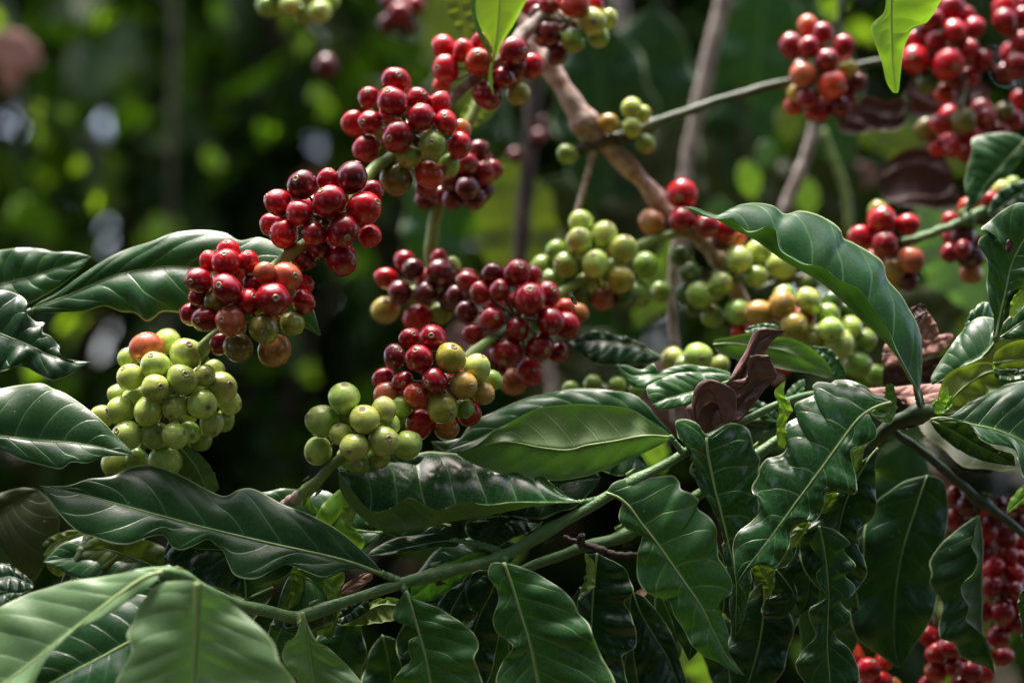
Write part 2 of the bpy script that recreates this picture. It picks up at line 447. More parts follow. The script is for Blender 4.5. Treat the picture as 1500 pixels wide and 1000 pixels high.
# ------------------------------------------------------------------ coffee cherries
def berry_mesh(k):
    rng = np.random.default_rng(100 + k)
    seg = 28
    el = [1.04, 1.10, 1.0, 1.14][k % 4]
    # polar rings: scar in the middle of +Z
    th = [0.0, 0.045, 0.09, 0.125, 0.155, 0.185, 0.21, 0.24, 0.275, 0.33] + list(np.linspace(0.40, math.pi - 0.12, 17))
    V = [(0, 0, el * 0.965)]; F = []; mi = []
    ph1, ph2, ph3 = rng.uniform(0, 6.28, 3)
    for i, t in enumerate(th[1:]):
        lift = 0.0
        if t < 0.1: lift = -0.035
        elif t < 0.135: lift = -0.005
        elif t < 0.195: lift = 0.022
        elif t < 0.225: lift = 0.006
        elif t < 0.32: lift = -0.014
        for j in range(seg):
            a = 2 * math.pi * j / seg
            r = 1.0 + lift
            # slight two-lobed body with a shallow furrow, uneven swelling
            body = math.sin(t)
            r *= 1 + body * (0.028 * math.cos(2 * a + ph1) + 0.018 * math.cos(3 * a + ph2) + 0.012 * math.cos(5 * a + ph3))
            x = r * math.sin(t) * math.cos(a); y = r * math.sin(t) * math.sin(a); z = r * math.cos(t)
            sq = 1 + 0.05 * math.sin(t) ** 2
            # a bit narrower to the stalk end
            nar = 1 - 0.07 * max(0.0, -z)
            V.append((x * nar * sq, y * nar * sq, z * el))
    V.append((0, 0, -el * 1.0))
    nr = len(th) - 1
    for j in range(seg):
        F.append((0, 1 + j, 1 + (j + 1) % seg)); mi.append(2)
    for i in range(nr - 1):
        t = th[i + 2]
        for j in range(seg):
            a0 = 1 + i * seg + j; a1 = 1 + i * seg + (j + 1) % seg
            F.append((a0, a0 + seg, a1 + seg, a1)); mi.append(2 if t < 0.06 else (1 if t < 0.215 else 0))
    last = len(V) - 1
    for j in range(seg):
        F.append((1 + (nr - 1) * seg + j, last, 1 + (nr - 1) * seg + (j + 1) % seg)); mi.append(0)
    me = bpy.data.meshes.new("berry")
    me.from_pydata(V, [], F)
    me.polygons.foreach_set("use_smooth", [True] * len(F)); me.polygons.foreach_set("material_index", mi)
    for m in ('berry', 'scar', 'pit'): me.materials.append(M[m])
    me.update()
    return me
BM = [berry_mesh(k) for k in range(6)]

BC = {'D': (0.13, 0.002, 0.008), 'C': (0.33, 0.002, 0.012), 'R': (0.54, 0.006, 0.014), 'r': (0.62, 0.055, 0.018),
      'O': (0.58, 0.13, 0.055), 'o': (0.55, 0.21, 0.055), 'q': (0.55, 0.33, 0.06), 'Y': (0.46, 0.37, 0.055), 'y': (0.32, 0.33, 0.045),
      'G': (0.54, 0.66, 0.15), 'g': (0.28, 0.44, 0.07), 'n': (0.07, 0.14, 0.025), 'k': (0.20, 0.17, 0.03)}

def cluster(parent, frame, d0, data, label=None, fill=0.5, axis=None, tight=0.93):
    x0, y0, s = frame
    rng = np.random.default_rng(int(abs(x0 * 7 + y0 * 13 + len(data) * 3)) + 5)
    B = []
    for q in data:
        x, y, r, c = q[:4]
        nv_ = None
        if len(q) > 4: nv_ = (x0 + q[4] / s, y0 + q[5] / s)
        B.append([x0 + x / s, y0 + y / s, r / s, c, nv_, 0.0])
    rs = np.array([b[2] for b in B]); med = np.median(rs)
    cx = np.mean([b[0] for b in B]); cy = np.mean([b[1] for b in B])
    ext = max(np.percentile([math.hypot(b[0] - cx, b[1] - cy) for b in B], 90), med) + med * 0.2
    n = len(B)
    z = np.zeros(n)
    for i, b in enumerate(B):
        rho = math.hypot(b[0] - cx, b[1] - cy)
        z[i] = -0.75 * math.sqrt(max(0, ext * ext - rho * rho)) + i * 0.9 + max(0, (med - b[2])) * 3.2
    R = np.maximum(rs, med * 0.86)
    for it in range(60):
        ch = False
        for i in range(n):
            for j in range(i + 1, n):
                s2 = math.hypot(B[i][0] - B[j][0], B[i][1] - B[j][1]); need = tight * (R[i] + R[j])
                if s2 < need:
                    dz = math.sqrt(need * need - s2 * s2); cur = z[j] - z[i]
                    if abs(cur) < dz:
                        sg = 1 if cur >= 0 else -1
                        push = (dz - abs(cur)) * 0.35
                        z[j] += sg * push * 0.65; z[i] -= sg * push * 0.35; ch = True
        if not ch: break
    z -= np.median(z) + 0.25 * ext
    # core
    core = bpy.data.objects.new('berry_cluster', None)
    cw = P(cx, cy, d0)
    # fruit node: knobbly core with short stalks to each cherry
    zb = [(b[0], b[1], d0 + z[i], R[i], b[3], b[4]) for i, b in enumerate(B)]
    nf = int(n * fill)
    for k in range(nf):
        a = rng.uniform(0, 6.28); rr = ext * 0.62 * math.sqrt(rng.uniform())
        fx, fy = cx + rr * math.cos(a), cy + rr * math.sin(a)
        fz = d0 + rng.uniform(0.25, 0.95) * ext
        if all((fx - q[0]) ** 2 + (fy - q[1]) ** 2 + (fz - q[2]) ** 2 > (1.55 * med) ** 2 for q in zb):
            zb.append((fx, fy, fz, med * 0.95, B[rng.integers(n)][3], None))
    V = []; Fc = []
    cen = P(cx, cy, d0 + 0.12 * ext)
    def blob(c, r, ns=8, nr=6):
        b0 = len(V)
        for i in range(nr + 1):
            t = math.pi * i / nr
            for j in range(ns):
                a = 2 * math.pi * j / ns
                k = r * (1 + 0.2 * rng.uniform(-1, 1))
                V.append((c[0] + k * math.sin(t) * math.cos(a), c[1] + k * math.sin(t) * math.sin(a), c[2] + k * math.cos(t)))
        for i in range(nr):
            for j in range(ns):
                Fc.append((b0 + i * ns + j, b0 + i * ns + (j + 1) % ns, b0 + (i + 1) * ns + (j + 1) % ns, b0 + (i + 1) * ns + j))
    blob(cen - cw, med * 0.7 * S)
    for q in zb:
        p0 = cen - cw; p1 = P(*q[:3]) - cw
        L = np.linalg.norm(p1 - p0)
        if L < 1e-5: continue
        dirv = (p1 - p0) / L
        aa = np.cross(dirv, [0.3, 0.9, 0.2]); aa /= np.linalg.norm(aa); bb = np.cross(dirv, aa)
        b0 = len(V); r0 = 2.6 * S
        for t in (0.0, 0.5, 1.0):
            for j in range(6):
                an = j * math.pi / 3
                V.append(tuple(p0 + (p1 - p0) * t + r0 * (1 - 0.3 * t) * (math.cos(an) * aa + math.sin(an) * bb)))
        for i in range(2):
            for j in range(6):
                Fc.append((b0 + i * 6 + j, b0 + i * 6 + (j + 1) % 6, b0 + (i + 1) * 6 + (j + 1) % 6, b0 + (i + 1) * 6 + j))
    me = mesh_np('berry_cluster', np.array(V), np.array(Fc), [M['core']])
    core = bpy.data.objects.new('berry_cluster', me)
    link(core, parent, cw)
    if label: core["label"] = label
    for i, q in enumerate(zb):
        x, y, dd, r, c, nvl = q
        w = P(x, y, dd)
        k = (FD + dd) / FD
        if nvl is not None:
            ax, ay = (nvl[0] - x) / r, (nvl[1] - y) / r
            m = math.hypot(ax, ay)
            if m > 0.93: ax, ay, m = ax * 0.93 / m, ay * 0.93 / m, 0.93
            az = math.sqrt(1 - m * m)
            v = ax * RT - ay * UP - az * FW
        else:
            v = (w - cen); v = v / (np.linalg.norm(v) + 1e-9)
            v = v + rng.normal(0, 0.5, 3)
        v = Vector(v).normalized()
        o = bpy.data.objects.new('berry', BM[int(rng.integers(len(BM)))])
        link(o, core, w)
        o.rotation_mode = 'QUATERNION'
        from mathutils import Quaternion
        o.rotation_quaternion = v.to_track_quat('Z', 'Y') @ Quaternion((0, 0, 1), rng.uniform(0, 6.28))
        rr = r * k * S * 1.01
        rr *= rng.uniform(0.96, 1.05); o.scale = (rr * rng.uniform(0.95, 1.03), rr * rng.uniform(0.87, 0.98), rr * rng.uniform(0.92, 1.03))
        base = np.array(BC[c]); j = rng.uniform(0.82, 1.18); t = rng.normal(0, 0.05, 3)
        cc = np.clip(base * j * (1 + t), 0, 1)
        o.color = (float(cc[0]), float(cc[1]), float(cc[2]), 1.0)
    return core

def autoleaf(parent, x, y, ang, L, W, d, mat='dark', tilt=0.5, ruf=6, nruf=4, wave=0.07, curve=0.15, under=False, rib=True, dz=0.0, seed=0, quilt=1.6, nu=64, nv=7, da=0, db=0, label=None):
    """untraced leaf: base at x, y; ang in degrees, 0 = to the right, 90 = down the picture"""
    rg = np.random.default_rng(abs(seed + int(x * 3 + y * 7)))
    a = math.radians(ang)
    mid = []; A = []; B = []
    px, py = x, y
    n = 9
    ph = rg.uniform(0, 6.28, 2); fq = nruf
    pts = []
    for i in range(n):
        t = i / (n - 1)
        aa = a + curve * (t - 0.3) * 2
        if i: px += math.cos(aa) * L / (n - 1); py += math.sin(aa) * L / (n - 1)
        mid.append((px, py, dz * t + 0.0)); pts.append((px, py, aa))
    m = 26
    for i in range(1, m):
        t = i / m
        k = t * (n - 1); j = min(int(k), n - 2); f = k - j
        qx = pts[j][0] * (1 - f) + pts[j + 1][0] * f; qy = pts[j][1] * (1 - f) + pts[j + 1][1] * f
        aa = pts[j][2] * (1 - f) + pts[j + 1][2] * f
        wd = W * 0.5 * (math.sin(math.pi * t ** 0.85) ** 0.8) * (1 if t < 0.85 else 1 - (t - 0.85) * 2.2)
        wa = wd * (1 + wave * math.sin(2 * math.pi * fq * t + ph[0])); wb = wd * (1 + wave * math.sin(2 * math.pi * fq * t + ph[1]))
        A.append((qx + math.sin(aa) * wa, qy - math.cos(aa) * wa)); B.append((qx - math.sin(aa) * wb, qy + math.cos(aa) * wb))
    return leaf(parent, mid, A, B, mat, d=d, tilt=tilt, under=under, ruf=ruf, nruf=nruf, rib=rib, nu=nu, nv=nv, quilt=quilt, da=da, db=db, label=label)

# =====================================================================================================
#  1  front leafy branch
# =====================================================================================================
def T(name, label, cat, x, y, d, group=None): return thing(name, label, cat, P(x, y, d), group)
GL = "leafy coffee branches crossing the lower half"
GF = "fruiting coffee branches"

fb = T('coffee_branch', 'green leafy coffee twig rising from lower left to centre right with broad glossy leaves', 'coffee branch', 430, 903, -20, GL)
stem(fb, [(196, 838, -210, 4), (235, 837, -200, 6), (268, 844, -180, 7), (300, 862, -150, 8), (345, 884, -90, 8), (395, 896, -50, 9), (430, 903, -20, 8.8), (455, 898, -18, 8), (520, 877, -15, 7.8),
          (590, 853, -10, 8.6), (660, 836, -5, 8.2), (740, 812, 0, 8.6), (815, 770, 0, 7.8), (885, 730, 5, 8), (940, 698, 8, 7.5), (1000, 665, 28, 6.8), (1070, 626, 36, 6), (1140, 592, 45, 5.5), (1215, 575, 100, 5), (1300, 585, 130, 5)],
     'gstem', nodes=(0.055, 0.235, 0.395, 0.535, 0.66, 0.765), nodeamp=0.42)
stem(fb, [(590, 853, -10, 7), (560, 840, -12, 5), (535, 828, -12, 3.5)], 'gstem', 'petiole')
stem(fb, [(885, 730, 5, 6), (862, 734, 4, 4.5), (838, 736, 2, 3)], 'gstem', 'petiole')
stem(fb, [(740, 812, 0, 7), (712, 800, 3, 5), (680, 793, 8, 4), (660, 790, 14, 3)], 'gstem', 'petiole')
stem(fb, [(741, 812, -2, 7), (739, 822, -8, 5), (742, 838, -12, 3.4)], 'gstem', 'petiole')
stem(fb, [(590, 855, -12, 7), (594, 866, -16, 5), (600, 882, -18, 3.2)], 'gstem', 'petiole')
stem(fb, [(438, 903, -20, 7.5), (444, 918, -30, 6.5), (451, 938, -42, 4.5)], 'ystem', 'petiole')
stem(fb, [(1000, 662, 15, 6), (990, 650, 8, 4), (982, 638, 4, 3)], 'gstem', 'petiole')
# long lower left leaf
leaf(fb, [(560, 840), (500, 819), (400, 796), (300, 772), (200, 745), (120, 723), (58, 711)],
     [(548, 834), (512, 833), (485, 842), (468, 844), (434, 831), (420, 826), (401, 834), (378, 846), (360, 847), (342, 840), (333, 822), (326, 806), (306, 788), (285, 796), (265, 804), (251, 799), (240, 783), (217, 786), (190, 796), (165, 795), (136, 786), (115, 779), (92, 758), (75, 735)],
     [(545, 820), (500, 779), (455, 753), (415, 738), (374, 716), (350, 716), (335, 724), (322, 724), (296, 711), (258, 691), (218, 679), (190, 684), (163, 697), (129, 701), (99, 711)],
     'dark', d=-24, tilt=0.55, ruf=4, nruf=5, quilt=2.6, arch=0.10, nu=130, nv=14, ribr=3.0, label='long dark leaf with a pale midrib and a scalloped lower edge')
# striped glossy centre leaf, folded like a gutter
leaf(fb, [(849, 735), (815, 737), (774, 742), (706, 755), (651, 765), (600, 778), (560, 776), (524, 752), (500, 720), (497, 691)],
     [(842, 730), (830, 724), (808, 706), (791, 689), (760, 672), (726, 666), (692, 665), (658, 662), (631, 660), (604, 665), (577, 669), (553, 675), (526, 686), (508, 688)],
     [(830, 735), (801, 734), (753, 733), (713, 738), (679, 735), (645, 747), (624, 740), (604, 729), (590, 731), (577, 740), (553, 749), (536, 741), (520, 722), (506, 704)],
     'gloss', d=0, tilt=0.7, da=20, db=-45, ruf=3, nruf=5, quilt=6.5, arch=0.22, nu=130, nv=14, rib=False, label='glossy leaf folded lengthwise with striped highlights')
# upper centre leaf pair
leaf(fb, [(985, 640), (945, 638), (900, 646), (860, 652), (832, 659), (790, 655), (740, 646), (700, 655), (668, 664)],
     [(975, 632), (952, 618), (938, 606), (921, 598), (894, 594), (860, 593), (842, 592), (794, 597), (760, 611), (740, 625), (724, 630), (708, 644), (690, 656)],
     [(960, 655), (900, 682), (840, 700), (760, 700), (700, 682)],
     'fresh', d=25, tilt=0.35, under=True, ruf=5, nruf=5, quilt=2.5, arch=0.1, ribr=2.4, da=-5, db=30, label='leaf showing its light green underside')
leaf(fb, [(992, 644, 10), (965, 622), (930, 604), (880, 594), (800, 600), (740, 622), (700, 642), (652, 660)],
     [(979, 628), (962, 609), (948, 592), (928, 577), (900, 572), (852, 568), (808, 573), (774, 580), (740, 594), (715, 606), (692, 618), (675, 640), (662, 652)],
     [(940, 640), (880, 640), (800, 650), (740, 665), (700, 668)],
     'dark', d=105, tilt=0.75, ruf=4, nruf=6, quilt=3.5, arch=0.1, rib=False)
# leaves hanging right of centre
leaf(fb, [(1035, 641), (1037, 664), (1042, 691), (1047, 715), (1054, 742), (1060, 766), (1068, 800), (1078, 850), (1078, 900), (1077, 930)],
     [(1043, 640), (1030, 632), (1022, 620), (1003, 613), (989, 617), (991, 630), (996, 643), (1018, 654), (1022, 664), (1012, 681), (1012, 692), (1020, 699), (1035, 703), (1035, 720), (1044, 732), (1055, 746), (1057, 766), (1060, 790), (1056, 800), (1063, 818), (1073, 843), (1068, 880), (1071, 912)],
     [(1064, 621), (1081, 620), (1095, 627), (1101, 640), (1105, 657), (1114, 671), (1112, 685), (1110, 715), (1112, 745), (1102, 765), (1092, 780), (1094, 810), (1102, 850), (1096, 880), (1090, 905), (1082, 925)],
     'gloss', d=6, tilt=0.35, ruf=4, nruf=7, quilt=3.2, arch=0.12, nu=130, nv=13, label='narrow wrinkled leaf with a crimped edge')
leaf(fb, [(888, 722), (905, 728), (922, 742), (937, 763), (957, 788), (980, 820), (1003, 853), (1027, 887), (1047, 927), (1067, 963), (1091, 989)],
     [(897, 708), (915, 701), (943, 700), (967, 697), (987, 696), (995, 705), (997, 715), (1013, 722), (1025, 732), (1022, 743), (1040, 757), (1052, 777), (1051, 797), (1053, 815), (1063, 830), (1073, 850), (1071, 867), (1057, 877), (1053, 887), (1058, 900), (1067, 927), (1067, 953), (1080, 973)],
     [(903, 706), (902, 720), (912, 732), (907, 750), (908, 763), (920, 777), (937, 782), (940, 787), (934, 813), (933, 843), (943, 863), (960, 875), (980, 880), (987, 900), (1000, 920), (1013, 943), (1030, 960), (1050, 968), (1073, 983)],
     'mid', d=-15, tilt=0.35, ruf=5, nruf=7, quilt=3.2, arch=0.12, nu=130, nv=14, ribr=3.0, label='large wavy leaf with a pale midrib hanging right of the twig')
leaf(fb, [(738, 824), (750, 857), (762, 897), (775, 940), (788, 1000), (797, 1033), (805, 1060)],
     [(760, 829), (793, 843), (820, 860), (840, 880), (848, 897), (863, 913), (870, 933), (883, 963), (900, 993), (903, 1020), (883, 1047), (833, 1060)],
     [(720, 825), (715, 843), (727, 863), (730, 880), (722, 907), (728, 927), (747, 940), (750, 950), (737, 967), (727, 990), (728, 1007), (740, 1033), (767, 1053)],
     'mid', d=-55, tilt=0.35, ruf=5, nruf=5, quilt=3.4, arch=0.10, nu=130, nv=14, ribr=3.2, label='broad leaf hanging from the middle of the twig')
leaf(fb, Q3((585, 495), (610, 570), (640, 680), (670, 790), (690, 900), (700, 1000), (700, 1080)),
     Q3((620, 530), (700, 560), (780, 600), (850, 650), (890, 690), (905, 740), (885, 790), (910, 860), (925, 920), (900, 1000), (800, 1060)),
     Q3((560, 530), (525, 590), (530, 620), (590, 650), (630, 670), (640, 685), (600, 710), (595, 760), (605, 800), (560, 840), (525, 900), (530, 960), (600, 1040)),
     'mid', d=-45, tilt=0.35, ruf=5, nruf=5, quilt=3.0, nu=120, nv=13, ribr=3.0, label='smaller leaf hanging with one wavy side turned under')
leaf(fb, Q3((130, 590), (140, 660), (155, 720), (165, 800), (175, 900), (180, 1020), (180, 1120)),
     Q3((190, 715), (240, 745), (300, 800), (360, 860), (410, 930), (420, 1030), (330, 1100)),
     Q3((100, 690), (60, 720), (40, 770), (45, 800), (80, 850), (110, 900), (120, 980), (140, 1060)),
     'pale', d=-80, tilt=0.7, ruf=4, nruf=3, ribr=3.6, label='pale leaf hanging from the lowest joint')
# pair of big leaves closest to the camera
leaf(fb, Q1((850, 568), (847, 700), (842, 850), (835, 1000), (828, 1150), (810, 1260)),
     Q1((905, 590), (960, 630), (1040, 690), (1120, 760), (1180, 830), (1200, 900), (1230, 940), (1270, 1000), (1270, 1100), (1100, 1220)),
     Q1((780, 560), (690, 570), (630, 620), (590, 680), (575, 730), (545, 790), (565, 860), (520, 950), (495, 1020), (540, 1120), (680, 1220)),
     'pale', d=-260, tilt=1.0, ruf=5, nruf=3, quilt=2.4, arch=0.08, nu=120, nv=13, ribr=5.0, label='soft pale green leaf closest to the camera')
leaf(fb, Q1((700, 523), (640, 540), (570, 580), (480, 645), (330, 760), (200, 860), (100, 940), (0, 1010), (-150, 1120)),
     Q1((590, 515), (500, 530), (400, 545), (300, 560), (200, 590), (100, 620), (0, 670), (-150, 760), (-220, 950)),
     Q1((660, 565), (600, 612), (540, 650), (430, 722), (330, 772), (230, 850), (180, 925), (130, 1010), (20, 1140)),
     'pale', d=-225, tilt=0.9, ruf=5, nruf=4, quilt=2.4, arch=0.06, nu=120, nv=13, ribr=4.5, label='soft pale green leaf pointing out of the lower left corner')
leaf(fb, Q1((760, 720), (560, 820), (430, 890), (330, 940), (200, 1010), (60, 1100)),
     Q1((620, 620), (450, 660), (300, 720), (150, 850), (20, 1000)),
     Q1((650, 900), (560, 1000), (400, 1120), (200, 1180)),
     'deep', d=-150, tilt=0.7, ruf=4, nruf=3, quilt=2.2, nu=96, ribr=3.0, label='dark bluish leaf between the two pale ones')

# fresh leaf under the centre leaf, yellow curled edge
leaf(fb, Q3((190, 300), (230, 240), (290, 170), (340, 120), (400, 90)),
     Q3((180, 200), (220, 110), (300, 45), (350, 60), (405, 88)),
     Q3((250, 330), (330, 330), (385, 315), (402, 280), (370, 240), (330, 200), (300, 150), (330, 110)),
     'young', d=30, tilt=0.4, ruf=6, nruf=4, quilt=2, label='bright young leaf with a yellow turned edge')
leaf(fb, Q3((340, 215), (325, 180), (330, 140), (370, 115), (415, 98)),
     Q3((300, 170), (310, 130), (350, 105), (390, 98)), Q3((350, 190), (365, 160), (385, 130), (410, 104)),
     'curl', d=12, under=True, ruf=2, rib=False, nu=40, nv=6)
leaf(fb, Q3((120, 60), (150, 50), (160, 90), (170, 130), (205, 150)),
     Q3((130, 30), (170, 30), (180, 60), (150, 90)), Q3((125, 90), (140, 130), (180, 155)),
     'young', d=20, under=True, ruf=2, rib=False, nu=40, nv=6)
leaf(fb, Q3((820, 285), (760, 275), (650, 290), (560, 310), (480, 330), (415, 340)),
     Q3((800, 255), (720, 240), (620, 245), (520, 270), (440, 310)),
     Q3((800, 300), (700, 305), (600, 320), (500, 340)),
     'dark', d=25, tilt=0.8, ruf=3, nruf=3, ribr=1.6, label='narrow leaf lying in the shade behind the twig')
leaf(fb, Q3((980, 330), (960, 260), (1000, 200), (1060, 180), (1180, 200)),
     Q3((900, 290), (850, 240), (850, 200), (930, 180), (1050, 165)), Q3((1000, 300), (1060, 260), (1120, 240)),
     'deep', d=70, tilt=0.8, ruf=5, rib=False)
leaf(fb, Q3((975, 360), (900, 350), (800, 400), (700, 450), (640, 500), (600, 530)),
     Q3((930, 385), (850, 440), (760, 500), (680, 540)), Q3((900, 320), (800, 360), (700, 390), (620, 450)),
     'mid', d=60, tilt=-0.3, under=True, ruf=5, nruf=5, label='green underside behind the twig')
leaf(fb, Q3((950, 405), (880, 420), (830, 500), (780, 590), (760, 680), (740, 800)),
     Q3((860, 430), (780, 490), (720, 560), (700, 680), (720, 760)), Q3((900, 450), (850, 500), (855, 560), (895, 600), (870, 630), (830, 640), (800, 760)),
     'deep', d=35, tilt=0.4, ruf=8, nruf=4, ribr=2.4)
leaf(fb, Q3((980, 440), (960, 500), (900, 620), (860, 760), (830, 900), (820, 1000)),
     Q3((900, 430), (850, 470), (835, 520), (890, 580), (880, 620), (840, 650), (780, 760), (760, 900)), Q3((1000, 520), (1000, 640), (980, 760), (940, 900)),
     'deep', d=55, tilt=0.4, ruf=8, nruf=5, ribr=1.6)
# curled leaves under the long leaf
leaf(fb, Q3((235, 570), (220, 500), (170, 450), (110, 440), (60, 560), (0, 640)),
     Q3((240, 440), (200, 400), (120, 395), (60, 440), (20, 560)), Q3((280, 560), (270, 620), (200, 660), (100, 690)),
     'curl', d=15, tilt=0.3, ruf=12, nruf=3, label='curled leaf under the long leaf with a yellow edge')
leaf(fb, Q3((220, 690), (262, 640), (282, 590), (275, 520), (240, 480), (215, 450)),
     Q3((190, 680), (230, 630), (245, 580), (240, 530)), Q3((260, 700), (300, 560), (300, 480), (310, 415)),
     'curl', d=5, under=True, ruf=5, rib=False, nu=60)
leaf(fb, Q3((110, 400), (125, 440), (115, 500), (85, 560), (60, 580)),
     Q3((95, 400), (100, 460), (80, 530)), Q3((130, 430), (135, 480), (110, 550)),
     'curl', d=0, under=True, ruf=3, rib=False, nu=50)
leaf(fb, Q3((290, 510), (340, 470), (390, 430), (430, 412)),
     Q3((310, 470), (360, 440), (400, 415)), Q3((330, 510), (390, 480), (435, 440)),
     'deadpink', d=20, ruf=0, quilt=0.5, rib=False, nu=50, label='scrap of pale dry leaf')
leaf(fb, Q3((540, 560), (470, 560), (390, 600), (330, 640), (270, 640)),
     Q3((550, 530), (470, 530), (400, 560), (340, 610)), Q3((540, 620), (440, 640), (340, 650)),
     'curl', d=25, under=True, ruf=5, label='leaf underside below the long leaf')
leaf(fb, Q3((420, 520), (370, 560), (320, 600), (270, 620)), Q3((380, 530), (320, 550), (280, 590)), Q3((420, 580), (360, 620), (300, 640)),
     'deep', d=15, tilt=0.8, ruf=4, rib=False)
leaf(fb, Q1((1060, 640), (1055, 560), (1040, 480), (980, 430), (850, 420), (760, 400), (700, 460)),
     Q1((1120, 600), (1200, 560), (1270, 500), (1180, 440), (1000, 400), (850, 360), (740, 370)), Q1((960, 600), (880, 570), (800, 520), (730, 490)),
     'deep', d=30, tilt=0.5, ruf=9, nruf=4, ribr=2.4)
leaf(fb, Q1((1270, 500), (1285, 560), (1270, 620), (1235, 680)), Q1((1255, 520), (1255, 590), (1240, 640)), Q1((1310, 540), (1310, 600), (1270, 660)), 'curl', d=10, under=True, ruf=3, rib=False, nu=40)
leaf(fb, Q1((1210, 700), (1280, 640), (1340, 600), (1410, 620)), Q1((1200, 650), (1270, 580), (1360, 560)), Q1((1230, 760), (1320, 740), (1400, 700)), 'deep', d=20, tilt=0.8, ruf=5, rib=False)
leaf(fb, Q1((1180, 900), (1190, 820), (1230, 740), (1300, 700), (1400, 690)), Q1((1150, 820), (1180, 720), (1260, 670)), Q1((1240, 880), (1310, 800), (1400, 760)), 'mid', d=10, tilt=0.5, ruf=6)

# =====================================================================================================
#  2  second leafy twig behind, mostly in shade
# =====================================================================================================
sb = T('coffee_branch', 'darker green coffee twig running parallel behind the front leafy twig, leaves in shade', 'coffee branch', 910, 785, 60, GL)
stem(sb, [(690, 868, 90, 7), (770, 833, 75, 7), (840, 806, 65, 8), (915, 783, 60, 9), (1010, 733, 60, 8), (1112, 663, 65, 7.5), (1150, 640, 70, 7), (1220, 615, 85, 6), (1300, 600, 100, 6)], 'gstem', nodes=(0.36, 0.7))
stem(sb, [(826, 786, 40, 3), (850, 795, 36, 4), (875, 803, 34, 6), (900, 812, 36, 5), (935, 812, 48, 4)], 'darkbark', 'dry_twig', label='dry dark twiglet')
stem(sb, [(850, 800, 36, 4), (851, 790, 30, 6), (853, 783, 26, 4)], 'darkbark', 'dry_twig')
stem(sb, [(1040, 880, 75, 4), (1150, 678, 95, 6), (1170, 655, 80, 6)], 'dstem', 'petiole')
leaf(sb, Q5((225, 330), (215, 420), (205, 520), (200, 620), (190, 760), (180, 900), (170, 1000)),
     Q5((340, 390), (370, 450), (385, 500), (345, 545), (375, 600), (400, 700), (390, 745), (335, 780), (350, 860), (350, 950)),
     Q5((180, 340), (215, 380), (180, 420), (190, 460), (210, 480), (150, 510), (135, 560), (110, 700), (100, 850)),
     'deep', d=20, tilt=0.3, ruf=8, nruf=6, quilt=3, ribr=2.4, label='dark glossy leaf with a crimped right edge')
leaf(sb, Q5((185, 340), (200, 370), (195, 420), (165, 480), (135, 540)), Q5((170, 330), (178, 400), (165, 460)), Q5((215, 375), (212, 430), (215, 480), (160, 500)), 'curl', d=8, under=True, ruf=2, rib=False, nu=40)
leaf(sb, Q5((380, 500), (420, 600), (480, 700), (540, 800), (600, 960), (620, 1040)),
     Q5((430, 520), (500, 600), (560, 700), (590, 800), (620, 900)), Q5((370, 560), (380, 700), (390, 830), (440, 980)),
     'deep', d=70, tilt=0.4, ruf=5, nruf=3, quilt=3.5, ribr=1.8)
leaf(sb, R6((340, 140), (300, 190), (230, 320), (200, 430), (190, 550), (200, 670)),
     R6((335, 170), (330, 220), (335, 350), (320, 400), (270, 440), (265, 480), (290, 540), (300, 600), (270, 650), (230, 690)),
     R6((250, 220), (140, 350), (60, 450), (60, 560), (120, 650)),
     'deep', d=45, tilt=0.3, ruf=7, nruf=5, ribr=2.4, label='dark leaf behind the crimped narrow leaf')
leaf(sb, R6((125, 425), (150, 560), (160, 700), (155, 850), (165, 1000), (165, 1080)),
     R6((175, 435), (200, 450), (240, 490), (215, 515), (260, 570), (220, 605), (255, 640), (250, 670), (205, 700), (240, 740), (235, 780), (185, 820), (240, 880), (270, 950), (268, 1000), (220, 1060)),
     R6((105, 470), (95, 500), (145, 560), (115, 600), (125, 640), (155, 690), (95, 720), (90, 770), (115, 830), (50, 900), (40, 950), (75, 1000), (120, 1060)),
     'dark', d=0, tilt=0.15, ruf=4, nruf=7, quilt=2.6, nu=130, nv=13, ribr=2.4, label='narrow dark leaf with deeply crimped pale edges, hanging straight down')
for pts, A_, B_ in (((( 130, 600), (140, 650), (115, 700)), ((110, 620), (120, 670)), ((155, 640), (150, 690))),
                    (((245, 700), (215, 740), (205, 800)), ((220, 700), (190, 760)), ((245, 720), (240, 760)))):
    pass
leaf(sb, Q5((1010, 400), (1060, 460), (1090, 520), (1060, 600), (1000, 630)),
     Q5((1060, 380), (1110, 300), (1100, 280), (1110, 350), (1065, 390), (1080, 430), (1100, 500), (1080, 580)), Q5((1000, 440), (1000, 490), (950, 560), (950, 600), (980, 628)),
     'deep', d=40, tilt=0.2, ruf=6, nruf=4, ribr=1.6)
leaf(sb, Q5((1130, 250), (1150, 330), (1160, 420), (1150, 520), (1120, 600)),
     Q5((1170, 260), (1190, 340), (1230, 380), (1200, 460), (1200, 540)), Q5((1080, 300), (1090, 380), (1060, 450), (1090, 540)),
     'deep', d=60, tilt=0.3, ruf=8, nruf=4, ribr=1.6)
leaf(sb, Q5((930, 380), (960, 430), (985, 470), (975, 520), (960, 560)),
     Q5((1000, 400), (1010, 450), (1000, 490)), Q5((900, 400), (940, 460), (960, 490)),
     'curl', d=50, under=True, ruf=4, rib=False, nu=50)
